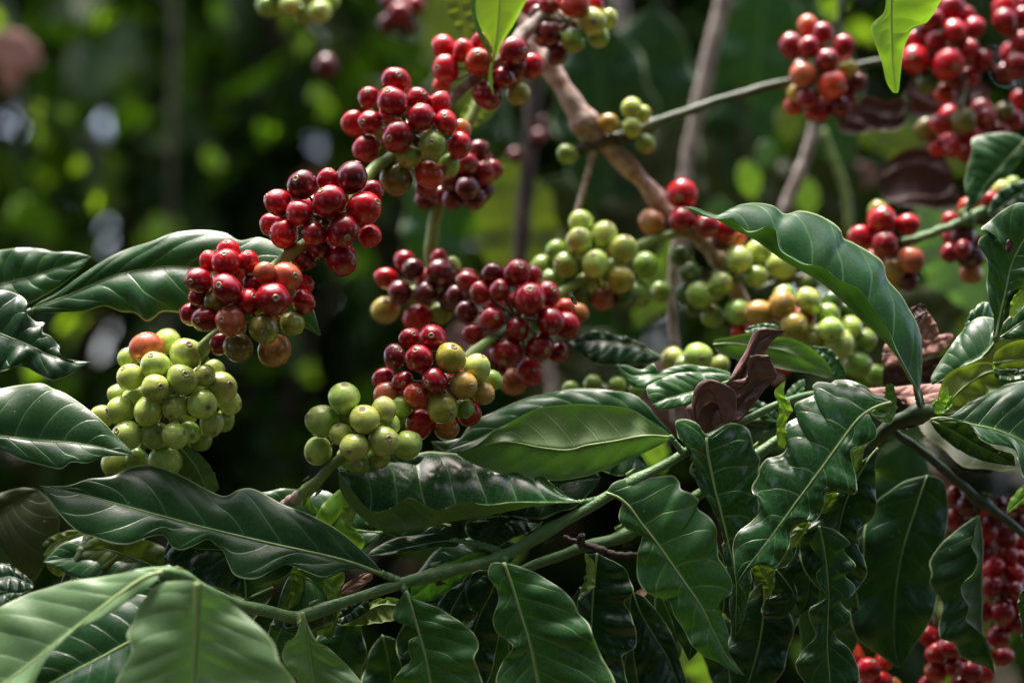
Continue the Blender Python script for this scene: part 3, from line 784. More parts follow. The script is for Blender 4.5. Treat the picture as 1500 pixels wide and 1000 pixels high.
# shade leaves that close the gaps under the twigs
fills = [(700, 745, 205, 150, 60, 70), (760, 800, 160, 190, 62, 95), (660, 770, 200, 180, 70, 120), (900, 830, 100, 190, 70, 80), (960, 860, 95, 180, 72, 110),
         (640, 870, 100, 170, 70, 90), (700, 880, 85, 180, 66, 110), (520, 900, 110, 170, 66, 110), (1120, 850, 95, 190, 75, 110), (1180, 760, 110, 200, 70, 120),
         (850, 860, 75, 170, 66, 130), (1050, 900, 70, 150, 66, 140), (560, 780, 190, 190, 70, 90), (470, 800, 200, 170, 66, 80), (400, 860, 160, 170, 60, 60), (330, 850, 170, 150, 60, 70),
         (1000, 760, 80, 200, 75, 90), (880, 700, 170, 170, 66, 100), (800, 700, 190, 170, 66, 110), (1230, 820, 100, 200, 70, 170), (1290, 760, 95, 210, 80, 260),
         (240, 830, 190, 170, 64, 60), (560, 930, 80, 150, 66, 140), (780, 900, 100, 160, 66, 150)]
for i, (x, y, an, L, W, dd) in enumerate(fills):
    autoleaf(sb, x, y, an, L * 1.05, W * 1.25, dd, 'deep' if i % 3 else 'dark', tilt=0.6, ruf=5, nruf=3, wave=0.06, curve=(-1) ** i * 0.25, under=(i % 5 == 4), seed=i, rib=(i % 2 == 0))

# =====================================================================================================
#  3  right hand leafy shoot with the arching leaf
# =====================================================================================================
rb = T('coffee_branch', 'dark leafy coffee shoot at right, holding the long arching leaf above its joint', 'coffee branch', 1345, 605, 40, GL)
stem(rb, [(1130, 790, 120, 5), (1200, 735, 100, 6), (1254, 680, 80, 8), (1298, 628, 55, 10), (1345, 606, 40, 13), (1372, 603, 40, 10), (1430, 590, 60, 7), (1520, 575, 90, 7)], 'dstem', nodes=(0.62,), nodeamp=0.3)
stem(rb, [(1350, 600, 38, 7), (1347, 585, 30, 6), (1341, 560, 20, 4.5)], 'dstem', 'petiole')
leaf(rb, R1((560, 965), (535, 890), (500, 830), (450, 740), (380, 660), (300, 590), (220, 510), (150, 450), (100, 420), (0, 365)) + X1((1000, 305), (950, 272), (880, 240), (800, 195), (740, 182), (675, 145)),
     R1((548, 890), (556, 840), (560, 740), (545, 640), (500, 550), (470, 500), (420, 440), (400, 370), (350, 330), (280, 290), (240, 272), (228, 240), (190, 205), (130, 175), (60, 160)) + X1((1083, 172), (1040, 140), (980, 127), (920, 130), (885, 139), (850, 158), (820, 186), (780, 172), (720, 148)),
     R1((540, 900), (520, 850), (460, 740), (420, 650), (360, 560), (300, 480), (220, 440), (150, 385), (80, 375), (30, 350)) + X1((1068, 320), (1055, 270), (1045, 240), (1012, 222), (970, 240), (930, 245), (895, 215), (872, 190), (840, 190), (800, 190), (760, 178), (720, 160)),
     'dark', d=0, tilt=0.35, da=50, db=-30, ruf=3, nruf=6, quilt=3.6, arch=0.16, nu=150, nv=14, ribr=2.2, label='long arching leaf with silvery sheen and a wavy pale rim')
# large crimped leaf
leaf(rb, Q4((1310, 380), (1240, 402), (1170, 450), (1100, 540), (1020, 650), (930, 770), (850, 880), (760, 1000), (690, 1090), (647, 1156)),
     Q4((1270, 352), (1235, 345), (1200, 310), (1130, 283), (1075, 281), (1050, 295), (1030, 292), (990, 290), (968, 312), (975, 345), (930, 365), (893, 385), (893, 420), (903, 442), (860, 470), (848, 520), (858, 565), (835, 600), (770, 620), (740, 658), (735, 690), (710, 740), (738, 800), (745, 845), (706, 892), (647, 941), (627, 1000), (633, 1069), (637, 1118)),
     Q4((1275, 375), (1235, 400), (1215, 430), (1245, 490), (1245, 530), (1200, 560), (1140, 580), (1135, 620), (1160, 700), (1163, 760), (1135, 783), (1080, 765), (1030, 772), (1020, 830), (985, 888), (912, 900), (880, 932), (873, 991), (833, 1069), (803, 1089), (755, 1079), (715, 1089), (667, 1138)),
     'gloss', d=-38, tilt=0.7, ruf=5, nruf=8, quilt=3.2, arch=0.12, nu=170, nv=16, ribr=3.0, label='big very glossy leaf with a strongly crimped pale edge')
leaf(rb, Q4((1235, 440), (1290, 440), (1320, 380), (1325, 320), (1300, 300)), Q4((1225, 425), (1270, 385), (1283, 345), (1285, 310)), Q4((1260, 460), (1310, 470), (1335, 400), (1320, 310)),
     'mid', d=-14, under=True, ruf=3, rib=False, nu=50)
leaf(rb, Q4((850, 580), (835, 500), (850, 430), (830, 370), (815, 330), (855, 285)), Q4((820, 560), (815, 480), (825, 400), (808, 335)), Q4((862, 540), (855, 470), (885, 420), (880, 390), (850, 345)),
     'young', d=2, under=True, ruf=3, rib=False, nu=60, label='curled light green flap beside the glossy leaf')
for a_, b_, c_ in ((((1135, 590), (1150, 640), (1140, 700)), ((1175, 570), (1195, 560), (1180, 640)), ((1130, 620), (1135, 690))),
                   (((1030, 775), (1050, 800), (1010, 860)), ((1060, 770), (1080, 790), (1040, 850)), ((1020, 800), (1010, 850))),
                   (((880, 935), (930, 930), (900, 1000)), ((910, 905), (960, 905), (930, 960)), ((872, 960), (880, 1000)))):
    leaf(rb, Q4(*a_), Q4(*b_), Q4(*c_), 'curl', d=12, under=True, ruf=2, rib=False, nu=30, nv=6)
# right edge leaves
leaf(rb, R7((545, 715), (610, 705), (740, 735), (870, 765), (1000, 822), (1100, 900), (1180, 960)),
     R7((640, 700), (700, 650), (780, 590), (880, 545), (1000, 520), (1100, 520), (1180, 700)),
     R7((610, 722), (680, 715), (735, 738), (770, 790), (830, 830), (920, 845), (958, 868), (980, 930), (1000, 1000), (1080, 1040)),
     'dark', d=-10, tilt=0.9, ruf=4, nruf=4, quilt=3, nu=120, nv=13, ribr=2.6, label='leaf leaning out of the right edge, dusty with pale rim')
leaf(rb, R7((540, 720), (640, 760), (760, 830), (860, 880), (960, 940)),
     R7((620, 725), (740, 742), (850, 850), (940, 880)), R7((580, 780), (680, 860), (800, 915), (900, 935)),
     'deep', d=20, tilt=-0.5, under=True, ruf=5)
leaf(rb, R7((590, 690), (650, 610), (740, 530), (840, 480), (960, 470)),
     R7((575, 640), (590, 560), (630, 490), (710, 452), (800, 436), (842, 445), (850, 480), (880, 515)), R7((660, 680), (760, 620), (860, 570), (940, 520)),
     'olive', d=15, tilt=0.2, under=True, ruf=4, nruf=4, label='thin light green leaf seen from below')
leaf(rb, R7((570, 690), (560, 650), (590, 620), (600, 590), (625, 550)), R7((550, 640), (575, 610), (608, 570)), R7((600, 670), (630, 620), (632, 580)), 'young', d=-4, ruf=1, rib=False, nu=40, nv=6, label='tiny bright new leaf')
leaf(rb, R7((560, 680), (600, 670), (640, 640), (650, 600)), R7((570, 660), (610, 640), (635, 600)), R7((590, 690), (640, 670), (655, 630)), 'young', d=5, ruf=1, rib=False, nu=40, nv=6)
leaf(rb, R7((865, 325), (800, 400), (720, 445), (640, 500), (550, 545)),
     R7((862, 235), (840, 216), (780, 214), (720, 250), (690, 290), (640, 360), (590, 430), (550, 500)), R7((830, 390), (770, 430), (700, 460), (620, 520)),
     'dark', d=50, tilt=0.7, ruf=4, nruf=3, ribr=1.8, label='dark oval leaf below the leaf with a hole')
leaf(rb, R7((860, 330), (800, 280), (740, 230), (710, 250)), R7((855, 260), (840, 160), (800, 140), (740, 190)), R7((830, 330), (770, 310)), 'dark', d=90, tilt=0.5, ruf=4, rib=False)
leaf(rb, R7((868, 325), (930, 280), (1000, 230), (1080, 180)), R7((880, 270), (930, 210), (1000, 150), (1060, 130)), R7((930, 325), (1000, 310), (1060, 260)), 'dark', d=40, tilt=0.4, ruf=4, nruf=3)
leaf(rb, R7((850, 440), (920, 430), (1000, 420), (1100, 400)), R7((855, 395), (880, 368), (940, 336), (1000, 322), (1070, 330)), R7((880, 480), (960, 480), (1060, 470)), 'olive', d=25, tilt=0.0, under=True, ruf=3, nruf=3)
leaf(rb, R7((850, 470), (900, 500), (1000, 490), (1080, 470)), R7((870, 455), (940, 465), (1040, 440)), R7((880, 515), (930, 532), (1000, 520), (1060, 510)), 'dark', d=12, tilt=0.9, ruf=3, rib=False)
# leaf with an insect hole, upper right edge
stem(rb, R1((855, 690, 20, 5), (865, 640, 0, 5), (875, 590, -8, 4)), 'gstem', 'petiole')
leaf(rb, R1((858, 680), (872, 600), (900, 480), (920, 390), (950, 320), (1000, 240), (1060, 180)),
     R1((848, 640), (848, 590), (830, 530), (820, 440), (825, 375), (810, 335), (785, 305), (792, 275), (825, 250), (800, 232), (830, 205), (870, 170), (920, 140), (972, 130)),
     R1((885, 630), (895, 560), (910, 510), (930, 485), (972, 470), (1050, 420), (1080, 300)),
     'dark', d=-20, tilt=0.25, ruf=5, nruf=5, quilt=4.6, nu=130, nv=14, ribr=2.6, label='silvery ridged leaf with a small hole, pointing up at right edge')
leaf(rb, PX((1478, 462), (1490, 440), (1505, 425), (1520, 420)), PX((1482, 440), (1495, 424), (1510, 415)), PX((1485, 465), (1500, 450), (1515, 440)), 'young', d=-24, under=True, ruf=2, rib=False, nu=40)
leaf(rb, [(1478, 370), (1482, 362), (1482, 354), (1478, 349)], [(1474, 366), (1474, 356)], [(1486, 366), (1485, 355)], 'dead', d=-27, tilt=0.2, ruf=0, rib=False, nu=20, nv=4, name='hole_patch', quilt=0)  # brown patch laid on the blade to stand for its dark hole
leaf(rb, PX((1545, 700), (1510, 720), (1490, 738), (1474, 752)), PX((1530, 690), (1500, 708), (1480, 730)), PX((1530, 725), (1505, 735), (1487, 745)), 'young', d=-40, ruf=2, nu=40, label='bright leaf tip entering from the right edge')

# =====================================================================================================
#  4  drooping branch low on the right with crowded red fruit
# =====================================================================================================
lr = T('coffee_branch', 'thin dark branch at lower right with crowded deep red cherries in shade', 'coffee branch', 1438, 738, 200, GF)
stem(lr, [(1298, 622, 100, 5), (1310, 632, 110, 6), (1360, 668, 150, 6.5), (1410, 712, 190, 7), (1438, 736, 200, 9), (1470, 758, 210, 6.5), (1520, 800, 240, 6)], 'dstem', nodes=(0.64,))
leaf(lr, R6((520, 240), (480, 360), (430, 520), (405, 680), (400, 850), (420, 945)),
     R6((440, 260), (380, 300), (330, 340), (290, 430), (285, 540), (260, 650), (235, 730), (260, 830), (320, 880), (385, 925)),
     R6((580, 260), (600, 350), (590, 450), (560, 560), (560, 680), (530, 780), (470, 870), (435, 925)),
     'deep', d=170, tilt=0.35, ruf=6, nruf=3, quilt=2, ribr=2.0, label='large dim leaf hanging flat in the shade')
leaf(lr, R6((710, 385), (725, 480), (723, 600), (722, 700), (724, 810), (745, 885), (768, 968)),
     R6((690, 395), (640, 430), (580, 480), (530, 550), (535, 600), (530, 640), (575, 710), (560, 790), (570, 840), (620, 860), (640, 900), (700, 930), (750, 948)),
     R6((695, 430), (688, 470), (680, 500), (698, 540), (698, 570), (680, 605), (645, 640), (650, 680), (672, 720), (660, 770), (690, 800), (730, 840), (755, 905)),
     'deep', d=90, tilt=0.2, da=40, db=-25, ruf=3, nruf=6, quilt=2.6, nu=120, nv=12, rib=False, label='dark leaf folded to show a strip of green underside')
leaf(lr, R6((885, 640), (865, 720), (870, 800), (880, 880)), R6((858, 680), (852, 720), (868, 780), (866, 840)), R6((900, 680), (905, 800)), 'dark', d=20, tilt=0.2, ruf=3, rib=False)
leaf(lr, PX((1425, 738), (1430, 700), (1432, 680), (1428, 668)), PX((1420, 700), (1424, 675)), PX((1440, 700), (1438, 680)), 'young', d=300, ruf=3, rib=False, nu=30)
leaf(lr, PX((1450, 690), (1465, 693), (1480, 700)), PX((1458, 684), (1472, 690)), PX((1458, 695), (1470, 701)), 'young', d=300, ruf=1, rib=False, nu=30)
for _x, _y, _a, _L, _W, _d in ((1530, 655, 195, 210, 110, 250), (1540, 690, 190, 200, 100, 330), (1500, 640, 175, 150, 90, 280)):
    autoleaf(lr, _x, _y, _a, _L, _W, _d, 'shade', tilt=1.6, ruf=4, nruf=3, wave=0.06, curve=0.1, seed=int(_x), rib=False)  # large leaves added above to shade the crowded red clusters
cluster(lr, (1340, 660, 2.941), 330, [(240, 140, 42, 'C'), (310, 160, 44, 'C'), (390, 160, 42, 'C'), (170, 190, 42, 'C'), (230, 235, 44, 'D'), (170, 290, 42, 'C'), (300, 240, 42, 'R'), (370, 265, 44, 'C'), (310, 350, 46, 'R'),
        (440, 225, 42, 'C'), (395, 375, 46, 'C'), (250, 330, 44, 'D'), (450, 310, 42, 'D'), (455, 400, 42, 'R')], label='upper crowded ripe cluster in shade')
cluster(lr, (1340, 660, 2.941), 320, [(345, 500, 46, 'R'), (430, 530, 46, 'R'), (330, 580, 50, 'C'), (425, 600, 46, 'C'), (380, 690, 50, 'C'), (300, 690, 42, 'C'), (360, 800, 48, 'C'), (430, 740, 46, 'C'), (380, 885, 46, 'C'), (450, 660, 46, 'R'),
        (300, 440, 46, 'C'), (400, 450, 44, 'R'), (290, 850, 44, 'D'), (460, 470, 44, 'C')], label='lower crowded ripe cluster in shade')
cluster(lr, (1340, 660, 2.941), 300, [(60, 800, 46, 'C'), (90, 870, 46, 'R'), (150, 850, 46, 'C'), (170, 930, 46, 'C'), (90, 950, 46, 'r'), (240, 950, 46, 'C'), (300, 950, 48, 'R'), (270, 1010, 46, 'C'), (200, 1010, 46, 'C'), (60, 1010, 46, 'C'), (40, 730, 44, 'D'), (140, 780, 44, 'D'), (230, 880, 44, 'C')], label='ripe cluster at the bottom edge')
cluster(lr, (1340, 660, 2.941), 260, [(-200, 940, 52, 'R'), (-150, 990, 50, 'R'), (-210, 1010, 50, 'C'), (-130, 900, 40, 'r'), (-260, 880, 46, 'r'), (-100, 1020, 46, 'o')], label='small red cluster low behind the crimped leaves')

# =====================================================================================================
#  5  left foliage
# =====================================================================================================
lb = T('coffee_branch', 'coffee shoot entering from the left edge with dark blue green leaves', 'coffee branch', -40, 470, 60, GL)
stem(lb, [(-160, 520, 120, 9), (-60, 485, 70, 8), (0, 475, 60, 7), (46, 455, 70, 5)], 'dstem')
leaf(lb, Z1((108, 388), (150, 368), (250, 330), (400, 265), (500, 240), (620, 225), (750, 240), (900, 290), (1050, 380), (1175, 475)),
     Z1((180, 395), (300, 390), (380, 370), (440, 390), (490, 395), (530, 425), (565, 412), (600, 390), (680, 400), (740, 425), (820, 440), (950, 430), (1090, 440), (1165, 478)),
     Z1((140, 358), (200, 325), (290, 260), (400, 190), (480, 155), (560, 130), (640, 100), (740, 90), (820, 100), (880, 130), (960, 120), (1050, 180), (1130, 330)),
     'dark', d=95, tilt=0.35, ruf=4, nruf=5, quilt=3.4, arch=0.2, nu=130, nv=13, ribr=1.6, label='broad ribbed leaf behind the lower red cluster')
leaf(lb, Z1((-200, 330), (0, 290), (120, 260), (240, 220), (335, 190)), Z1((-150, 450), (0, 400), (100, 360), (200, 310), (280, 250)), Z1((-150, 180), (0, 165), (80, 155), (150, 160), (200, 172), (270, 172)),
     'dark', d=130, tilt=0.35, ruf=4, nruf=4, quilt=3.6, arch=0.15, label='ribbed leaf at the left edge behind')
leaf(lb, Z1((-150, 400), (0, 470), (100, 510), (200, 555), (335, 577)),
     Z1((-100, 330), (0, 312), (60, 325), (95, 350), (100, 392), (130, 425), (160, 428), (150, 462), (190, 480), (215, 520), (220, 550), (260, 570)),
     Z1((-100, 640), (0, 612), (80, 592), (150, 622), (200, 642), (250, 622), (300, 592)),
     'deep', d=-10, tilt=0.5, ruf=8, nruf=5, quilt=3.5, nu=110, ribr=2.0, label='dark curled leaf with a nibbled edge')
leaf(lb, Z1((-300, 820), (-150, 832), (0, 845), (130, 860), (250, 868), (350, 882), (440, 905), (492, 917)),
     Z1((-250, 700), (-100, 680), (0, 668), (60, 657), (150, 652), (195, 672), (240, 690), (300, 730), (370, 785), (430, 850), (475, 895)),
     Z1((-250, 900), (-100, 900), (0, 897), (80, 930), (150, 950), (220, 966), (262, 942), (320, 945), (380, 922), (440, 917)),
     'dark', d=-20, tilt=0.55, ruf=3, nruf=4, quilt=1.4, arch=0.12, nu=120, nv=13, ribr=1.8, label='smooth green leaf entering from the left edge')
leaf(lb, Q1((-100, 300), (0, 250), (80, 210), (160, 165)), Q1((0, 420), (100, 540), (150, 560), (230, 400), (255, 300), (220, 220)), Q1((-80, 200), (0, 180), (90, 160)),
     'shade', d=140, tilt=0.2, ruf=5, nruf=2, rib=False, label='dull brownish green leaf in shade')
leaf(lb, Q1((-60, 560), (0, 545), (60, 540), (150, 580)), Q1((-40, 490), (20, 480), (80, 510), (130, 555)), Q1((0, 600), (60, 610), (130, 600)), 'deep', d=-20, tilt=1.0, ruf=4, rib=False)
leaf(lb, Q1((-60, 640), (0, 620), (60, 600), (140, 590)), Q1((-20, 600), (40, 580)), Q1((0, 680), (60, 650)), 'dark', d=0, tilt=1.0, ruf=4, rib=False)

lf = T('coffee_branch', 'short stub of green and brown stem low on the left with dull olive leaves', 'coffee branch', 100, 845, 60, GL)
stem(lf, [(150, 730, 110, 6), (131, 785, 80, 8), (118, 815, 65, 8.5), (104, 840, 60, 8), (92, 855, 60, 6)], 'dstem', nodes=(0.6,))
leaf(lf, Q1((690, 505), (600, 470), (520, 440), (430, 420), (330, 440)), Q1((720, 430), (650, 390), (560, 375), (470, 370), (390, 380)), Q1((640, 520), (540, 530), (440, 520), (360, 500)), 'olive', d=60, tilt=0.3, ruf=4, nruf=3, label='olive leaf mottled with yellow')
leaf(lf, Q1((190, 450), (230, 400), (300, 370), (380, 360)), Q1((200, 500), (260, 540), (330, 480), (370, 400)), Q1((180, 400), (240, 360), (320, 340)), 'olive', d=120, tilt=0.3, ruf=4)
leaf(lf, Q1((300, 560), (330, 520), (380, 510), (430, 530)), Q1((310, 530), (350, 500), (400, 500)), Q1((330, 560), (380, 550)), 'young', d=50, ruf=2, rib=False, nu=40)

# =====================================================================================================
#  6  ripening branch: the chain of five clusters
# =====================================================================================================
ra = T('coffee_branch', 'slanting fruiting branch with five clusters going from red at top to green at lower left', 'coffee branch', 740, 80, 260, GF)
stem(ra, [(800, 20, 330, 10), (782, 36, 320, 10), (762, 54, 300, 11), (745, 75, 280, 10), (712, 102, 262, 8), (664, 142, 240, 8.5), (640, 168, 215, 9), (590, 215, 190, 8)], 'greybark', nodes=(0.3, 0.7))
stem(ra, [(590, 215, 188, 8), (566, 235, 150, 9), (548, 246, 125, 9), (520, 285, 85, 8), (480, 330, 60, 8), (435, 365, 35, 9), (412, 384, 25, 9), (370, 430, 20, 8), (330, 480, 15, 8), (303, 503, 25, 9.5), (270, 545, 50, 8), (235, 600, 65, 7), (205, 660, 70, 6)], 'ystem', nodes=(0.16, 0.45, 0.72))
cluster(ra, (620, 0, 5.357), 265, [(710, 400, 115, 'C'), (180, 545, 118, 'R', 105, 545), (440, 490, 105, 'r', 430, 445), (845, 520, 100, 'R'), (630, 610, 90, 'C', 650, 680), (160, 365, 105, 'R'), (315, 400, 88, 'R', 300, 355), (500, 750, 110, 'C'), (745, 730, 95, 'y'), (720, 520, 90, 'D'), (450, 330, 70, 'C'), (150, 670, 70, 'r')], label='red cluster under the hanging pale leaf')
cluster(ra, (495, 95, 4.1667), 175, [(335, 230, 105, 'C', 305, 160), (365, 440, 100, 'C', 320, 460), (510, 320, 85, 'C', 495, 250), (200, 350, 75, 'C', 160, 355), (660, 350, 75, 'R', 655, 320), (575, 490, 88, 'g', 575, 482), (740, 490, 78, 'R'), (355, 100, 88, 'C', 375, 75), (175, 510, 88, 'C'), (190, 205, 70, 'C', 185, 170), (100, 360, 80, 'R'), (490, 210, 72, 'C'), (620, 245, 78, 'R'), (560, 670, 86, 'r'), (435, 560, 75, 'g', 410, 605), (680, 615, 68, 'g'), (355, 695, 100, 'k'), (755, 400, 60, 'o'), (540, 740, 70, 'C')], label='large round cluster, crimson with one green cherry in front')
cluster(ra, (380, 230, 5.263), 50, [(540, 345, 130, 'C', 480, 260), (710, 160, 124, 'D'), (805, 395, 127, 'R', 905, 355), (645, 570, 120, 'C', 685, 625), (310, 430, 103, 'C', 230, 450), (190, 590, 108, 'R', 100, 595), (425, 590, 98, 'C', 340, 580), (150, 355, 108, 'C', 65, 310), (330, 215, 108, 'D'), (850, 610, 95, 'R'), (630, 790, 120, 'C'), (530, 180, 85, 'C'), (870, 270, 80, 'C'), (90, 520, 75, 'C'), (340, 790, 95, 'D'), (460, 700, 90, 'D')], label='glossy deep crimson cluster')
cluster(ra, (260, 350, 4.762), 0, [(345, 345, 112, 'C', 305, 325), (665, 420, 116, 'C', 700, 415), (150, 290, 95, 'C', 115, 300), (760, 265, 105, 'O'), (370, 570, 105, 'O', 330, 565), (600, 625, 112, 'y', 615, 660), (340, 165, 100, 'R'), (875, 440, 88, 'R'), (190, 560, 88, 'C', 155, 568), (490, 435, 88, 'R', 540, 400), (490, 160, 82, 'R'), (610, 235, 80, 'O'), (225, 160, 78, 'R'), (800, 590, 88, 'y'), (675, 775, 112, 'o'), (425, 755, 104, 'k'), (355, 85, 80, 'R'), (100, 525, 80, 'C'), (155, 405, 80, 'C'), (265, 430, 75, 'y'), (880, 320, 75, 'R'), (300, 730, 70, 'C'), (520, 320, 60, 'C')], label='mixed cluster of crimson, orange and olive cherries')
cluster(ra, (0, 300, 2.5), 62, [(568, 670, 52, 'G'), (668, 640, 58, 'G', 690, 617), (570, 590, 54, 'G', 560, 550), (740, 730, 55, 'G', 770, 740), (543, 755, 56, 'G', 565, 705), (568, 845, 53, 'G', 592, 828), (465, 845, 55, 'G', 437, 825), (640, 845, 52, 'G', 685, 830), (683, 548, 58, 'G', 700, 510), (537, 525, 60, 'O', 530, 470), (478, 630, 52, 'G', 455, 595), (808, 670, 58, 'G', 848, 657), (440, 755, 48, 'G'), (640, 740, 48, 'G'), (748, 625, 44, 'G'), (615, 500, 50, 'G'), (840, 725, 46, 'G'), (775, 800, 45, 'G', 790, 830), (605, 940, 60, 'G'), (425, 950, 54, 'G', 410, 985), (782, 605, 40, 'G'), (487, 710, 42, 'G'), (435, 695, 42, 'G'), (375, 775, 44, 'G'), (470, 560, 42, 'G'), (695, 832, 42, 'G'), (735, 860, 34, 'g'), (500, 930, 40, 'g'), (660, 900, 38, 'g'), (820, 790, 30, 'g')], label='lowest cluster, nearly all green')
leaf(ra, Z1((640, 870), (690, 920), (730, 980), (760, 1060)), Z1((680, 880), (740, 920), (785, 980), (800, 1040)), Z1((620, 920), (660, 990), (700, 1060)), 'fresh', d=40, tilt=-0.3, ruf=4, under=True, label='yellowish leaf under the green cluster')

# =====================================================================================================
#  7  second fruiting branch
# =====================================================================================================
rbb = T('coffee_branch', 'fruiting branch through the centre, green clusters at both ends and crimson between', 'coffee branch', 975, 345, 420, GF)
stem(rbb, [(1000, 338, 440, 8), (975, 347, 430, 7.5), (940, 358, 410, 7.5), (880, 395, 370, 7), (850, 413, 340, 7.5), (828, 426, 320, 7.5), (780, 455, 260, 6.5), (733, 490, 190, 6.5), (710, 503, 160, 7), (660, 545, 100, 6), (615, 585, 50, 7), (588, 600, 30, 7.5), (545, 640, 10, 7), (492, 678, 5, 7.5), (460, 708, 5, 7.5), (440, 724, 8, 8)], 'ystem', nodes=(0.2, 0.52, 0.78, 0.97))
stem(rbb, [(444, 721, 8, 8), (430, 732, 30, 9.5), (412, 745, 80, 8), (385, 768, 130, 7)], 'bark', 'stem')
cluster(rbb, (770, 300, 5.882), 370, [(600, 510, 120, 'G', 575, 440), (840, 380, 125, 'G', 870, 280), (460, 310, 115, 'G', 455, 240), (820, 640, 118, 'Y', 905, 650), (670, 270, 118, 'G'), (475, 150, 115, 'G'), (350, 520, 112, 'g', 270, 490), (1030, 515, 108, 'g'), (150, 540, 115, 'g'), (270, 400, 98, 'g'), (665, 810, 100, 'O'), (950, 770, 120, 'g'), (230, 640, 95, 'g'), (470, 790, 104, 'n'), (860, 790, 95, 'n')], label='green cluster beside the bare stem, one cherry turning yellow')
cluster(rbb, (660, 370, 5), 225, [(580, 340, 125, 'C', 580, 265), (485, 150, 112, 'C'), (730, 500, 104, 'C'), (650, 695, 110, 'C', 705, 720), (410, 730, 115, 'C', 385, 800), (360, 275, 84, 'C', 370, 262), (305, 480, 88, 'C', 335, 475), (490, 560, 88, 'C', 525, 570), (710, 300, 92, 'C'), (850, 530, 98, 'C'), (310, 155, 85, 'D'), (220, 290, 80, 'C'), (125, 210, 88, 'C'), (165, 590, 88, 'C'), (120, 430, 84, 'D'), (40, 320, 76, 'D'), (790, 730, 76, 'C', 825, 740), (580, 870, 104, 'R'), (600, 165, 70, 'C'), (320, 830, 90, 'D'), (460, 945, 100, 'o'), (840, 400, 60, 'r'), (930, 440, 50, 'o')], label='big dark crimson cluster in the centre')
cluster(rbb, (535, 465, 5), 50, [(510, 465, 98, 'C', 455, 475), (395, 300, 107, 'C', 370, 240), (625, 300, 118, 'Y', 650, 215), (570, 665, 110, 'Y', 625, 705), (375, 570, 92, 'r', 400, 535), (720, 495, 106, 'q', 780, 500), (215, 285, 92, 'D', 260, 240), (495, 150, 102, 'C', 490, 135), (325, 150, 84, 'C', 360, 120), (815, 370, 98, 'G'), (275, 460, 78, 'C', 285, 480), (135, 445, 78, 'C'), (170, 570, 104, 'O'), (860, 555, 86, 'q'), (400, 780, 115, 'R', 315, 760), (725, 665, 70, 'g', 745, 700), (760, 710, 85, 'R'), (600, 810, 88, 'o'), (930, 460, 60, 'g')], label='two coloured cluster, crimson on the left and yellow on the right')
cluster(rbb, (430, 550, 5), 0, [(520, 320, 110, 'G', 510, 235), (445, 520, 102, 'G', 415, 550), (660, 480, 110, 'G', 705, 455), (215, 335, 122, 'G', 110, 300), (345, 430, 84, 'G', 330, 365), (370, 165, 118, 'G'), (180, 550, 105, 'G', 125, 605), (665, 250, 92, 'G'), (695, 360, 88, 'G'), (835, 505, 105, 'G', 740, 560), (470, 640, 90, 'g'), (620, 600, 80, 'g'), (385, 300, 70, 'g'), (790, 230, 60, 'g')], fill=0.3, label='loose green cluster at the end of the branch')
leaf(rbb, U1((785, 1440), (800, 1460), (820, 1490)), U1((800, 1445), (815, 1470)), U1((790, 1465), (805, 1485)), 'mid', d=0, rib=False, nu=20, nv=4)

# =====================================================================================================
#  8  short branch seen between, crimson and blurred
# =====================================================================================================
rc = T('coffee_branch', 'soft focus fruiting branch hanging behind with two very dark crimson clusters', 'coffee branch', 640, 250, 360, GF)
stem(rc, [(700, 150, 380, 8), (670, 220, 370, 9), (645, 290, 360, 9.5), (633, 345, 360, 10), (632, 390, 360, 9), (650, 450, 370, 8)], 'ystem', nodes=(0.45,))
cluster(rc, (495, 95, 4.1667), 335, [(860, 525, 70, 'D'), (780, 610, 74, 'C'), (880, 660, 78, 'C'), (945, 640, 64, 'C'), (690, 710, 72, 'D'), (790, 750, 75, 'D'), (830, 810, 78, 'D'), (530, 820, 68, 'D'), (620, 800, 64, 'D'), (700, 820, 68, 'D'), (890, 775, 62, 'D'), (900, 590, 62, 'D')], label='upper dark cluster')
cluster(rc, (540, 360, 7.143), 350, [(330, 490, 125, 'D'), (590, 490, 128, 'D'), (760, 280, 150, 'D', 765, 370), (470, 240, 118, 'D'), (860, 550, 135, 'D'), (1040, 350, 120, 'C', 1100, 400), (380, 160, 115, 'C'), (190, 340, 112, 'R'), (510, 750, 148, 'R'), (180, 670, 150, 'Y'), (740, 140, 95, 'C'), (870, 220, 100, 'G'), (760, 700, 120, 'g'), (1020, 690, 118, 'D')], label='lower dark cluster with one yellow cherry')

# =====================================================================================================
#  9  main woody stem
# =====================================================================================================
ms = T('coffee_branch', 'thick pinkish brown woody stem slanting down from top centre with a knobbly joint', 'woody stem', 870, 200, 450)
stem(ms, [(745, -40, 520, 10), (775, 40, 480, 12), (800, 88, 460, 13.5), (832, 140, 450, 15), (856, 180, 448, 18), (868, 200, 448, 18), (890, 214, 448, 13), (915, 238, 448, 13), (942, 268, 450, 12), (968, 298, 450, 12), (990, 320, 450, 13.5), (1015, 342, 455, 12), (1040, 364, 460, 12), (1062, 395, 465, 11), (1080, 430, 470, 10), (1110, 480, 490, 9), (1140, 560, 520, 9)], 'bark', nodes=(0.2, 0.34, 0.46, 0.55, 0.63, 0.72, 0.8), nodeamp=0.24, seg=20, rough=0.09)
stem(ms, [(772, 70, 440, 8), (764, 52, 420, 9), (782, 36, 400, 9.5), (802, 28, 390, 9.5), (824, 25, 390, 9), (850, 30, 400, 7), (880, 20, 420, 6)], 'bark', 'side_twig', label='hooked pinkish twig')
stem(ms, [(868, 222, 440, 6), (862, 250, 438, 4.5), (852, 285, 430, 4.5), (845, 312, 420, 5)], 'bark', 'side_twig')
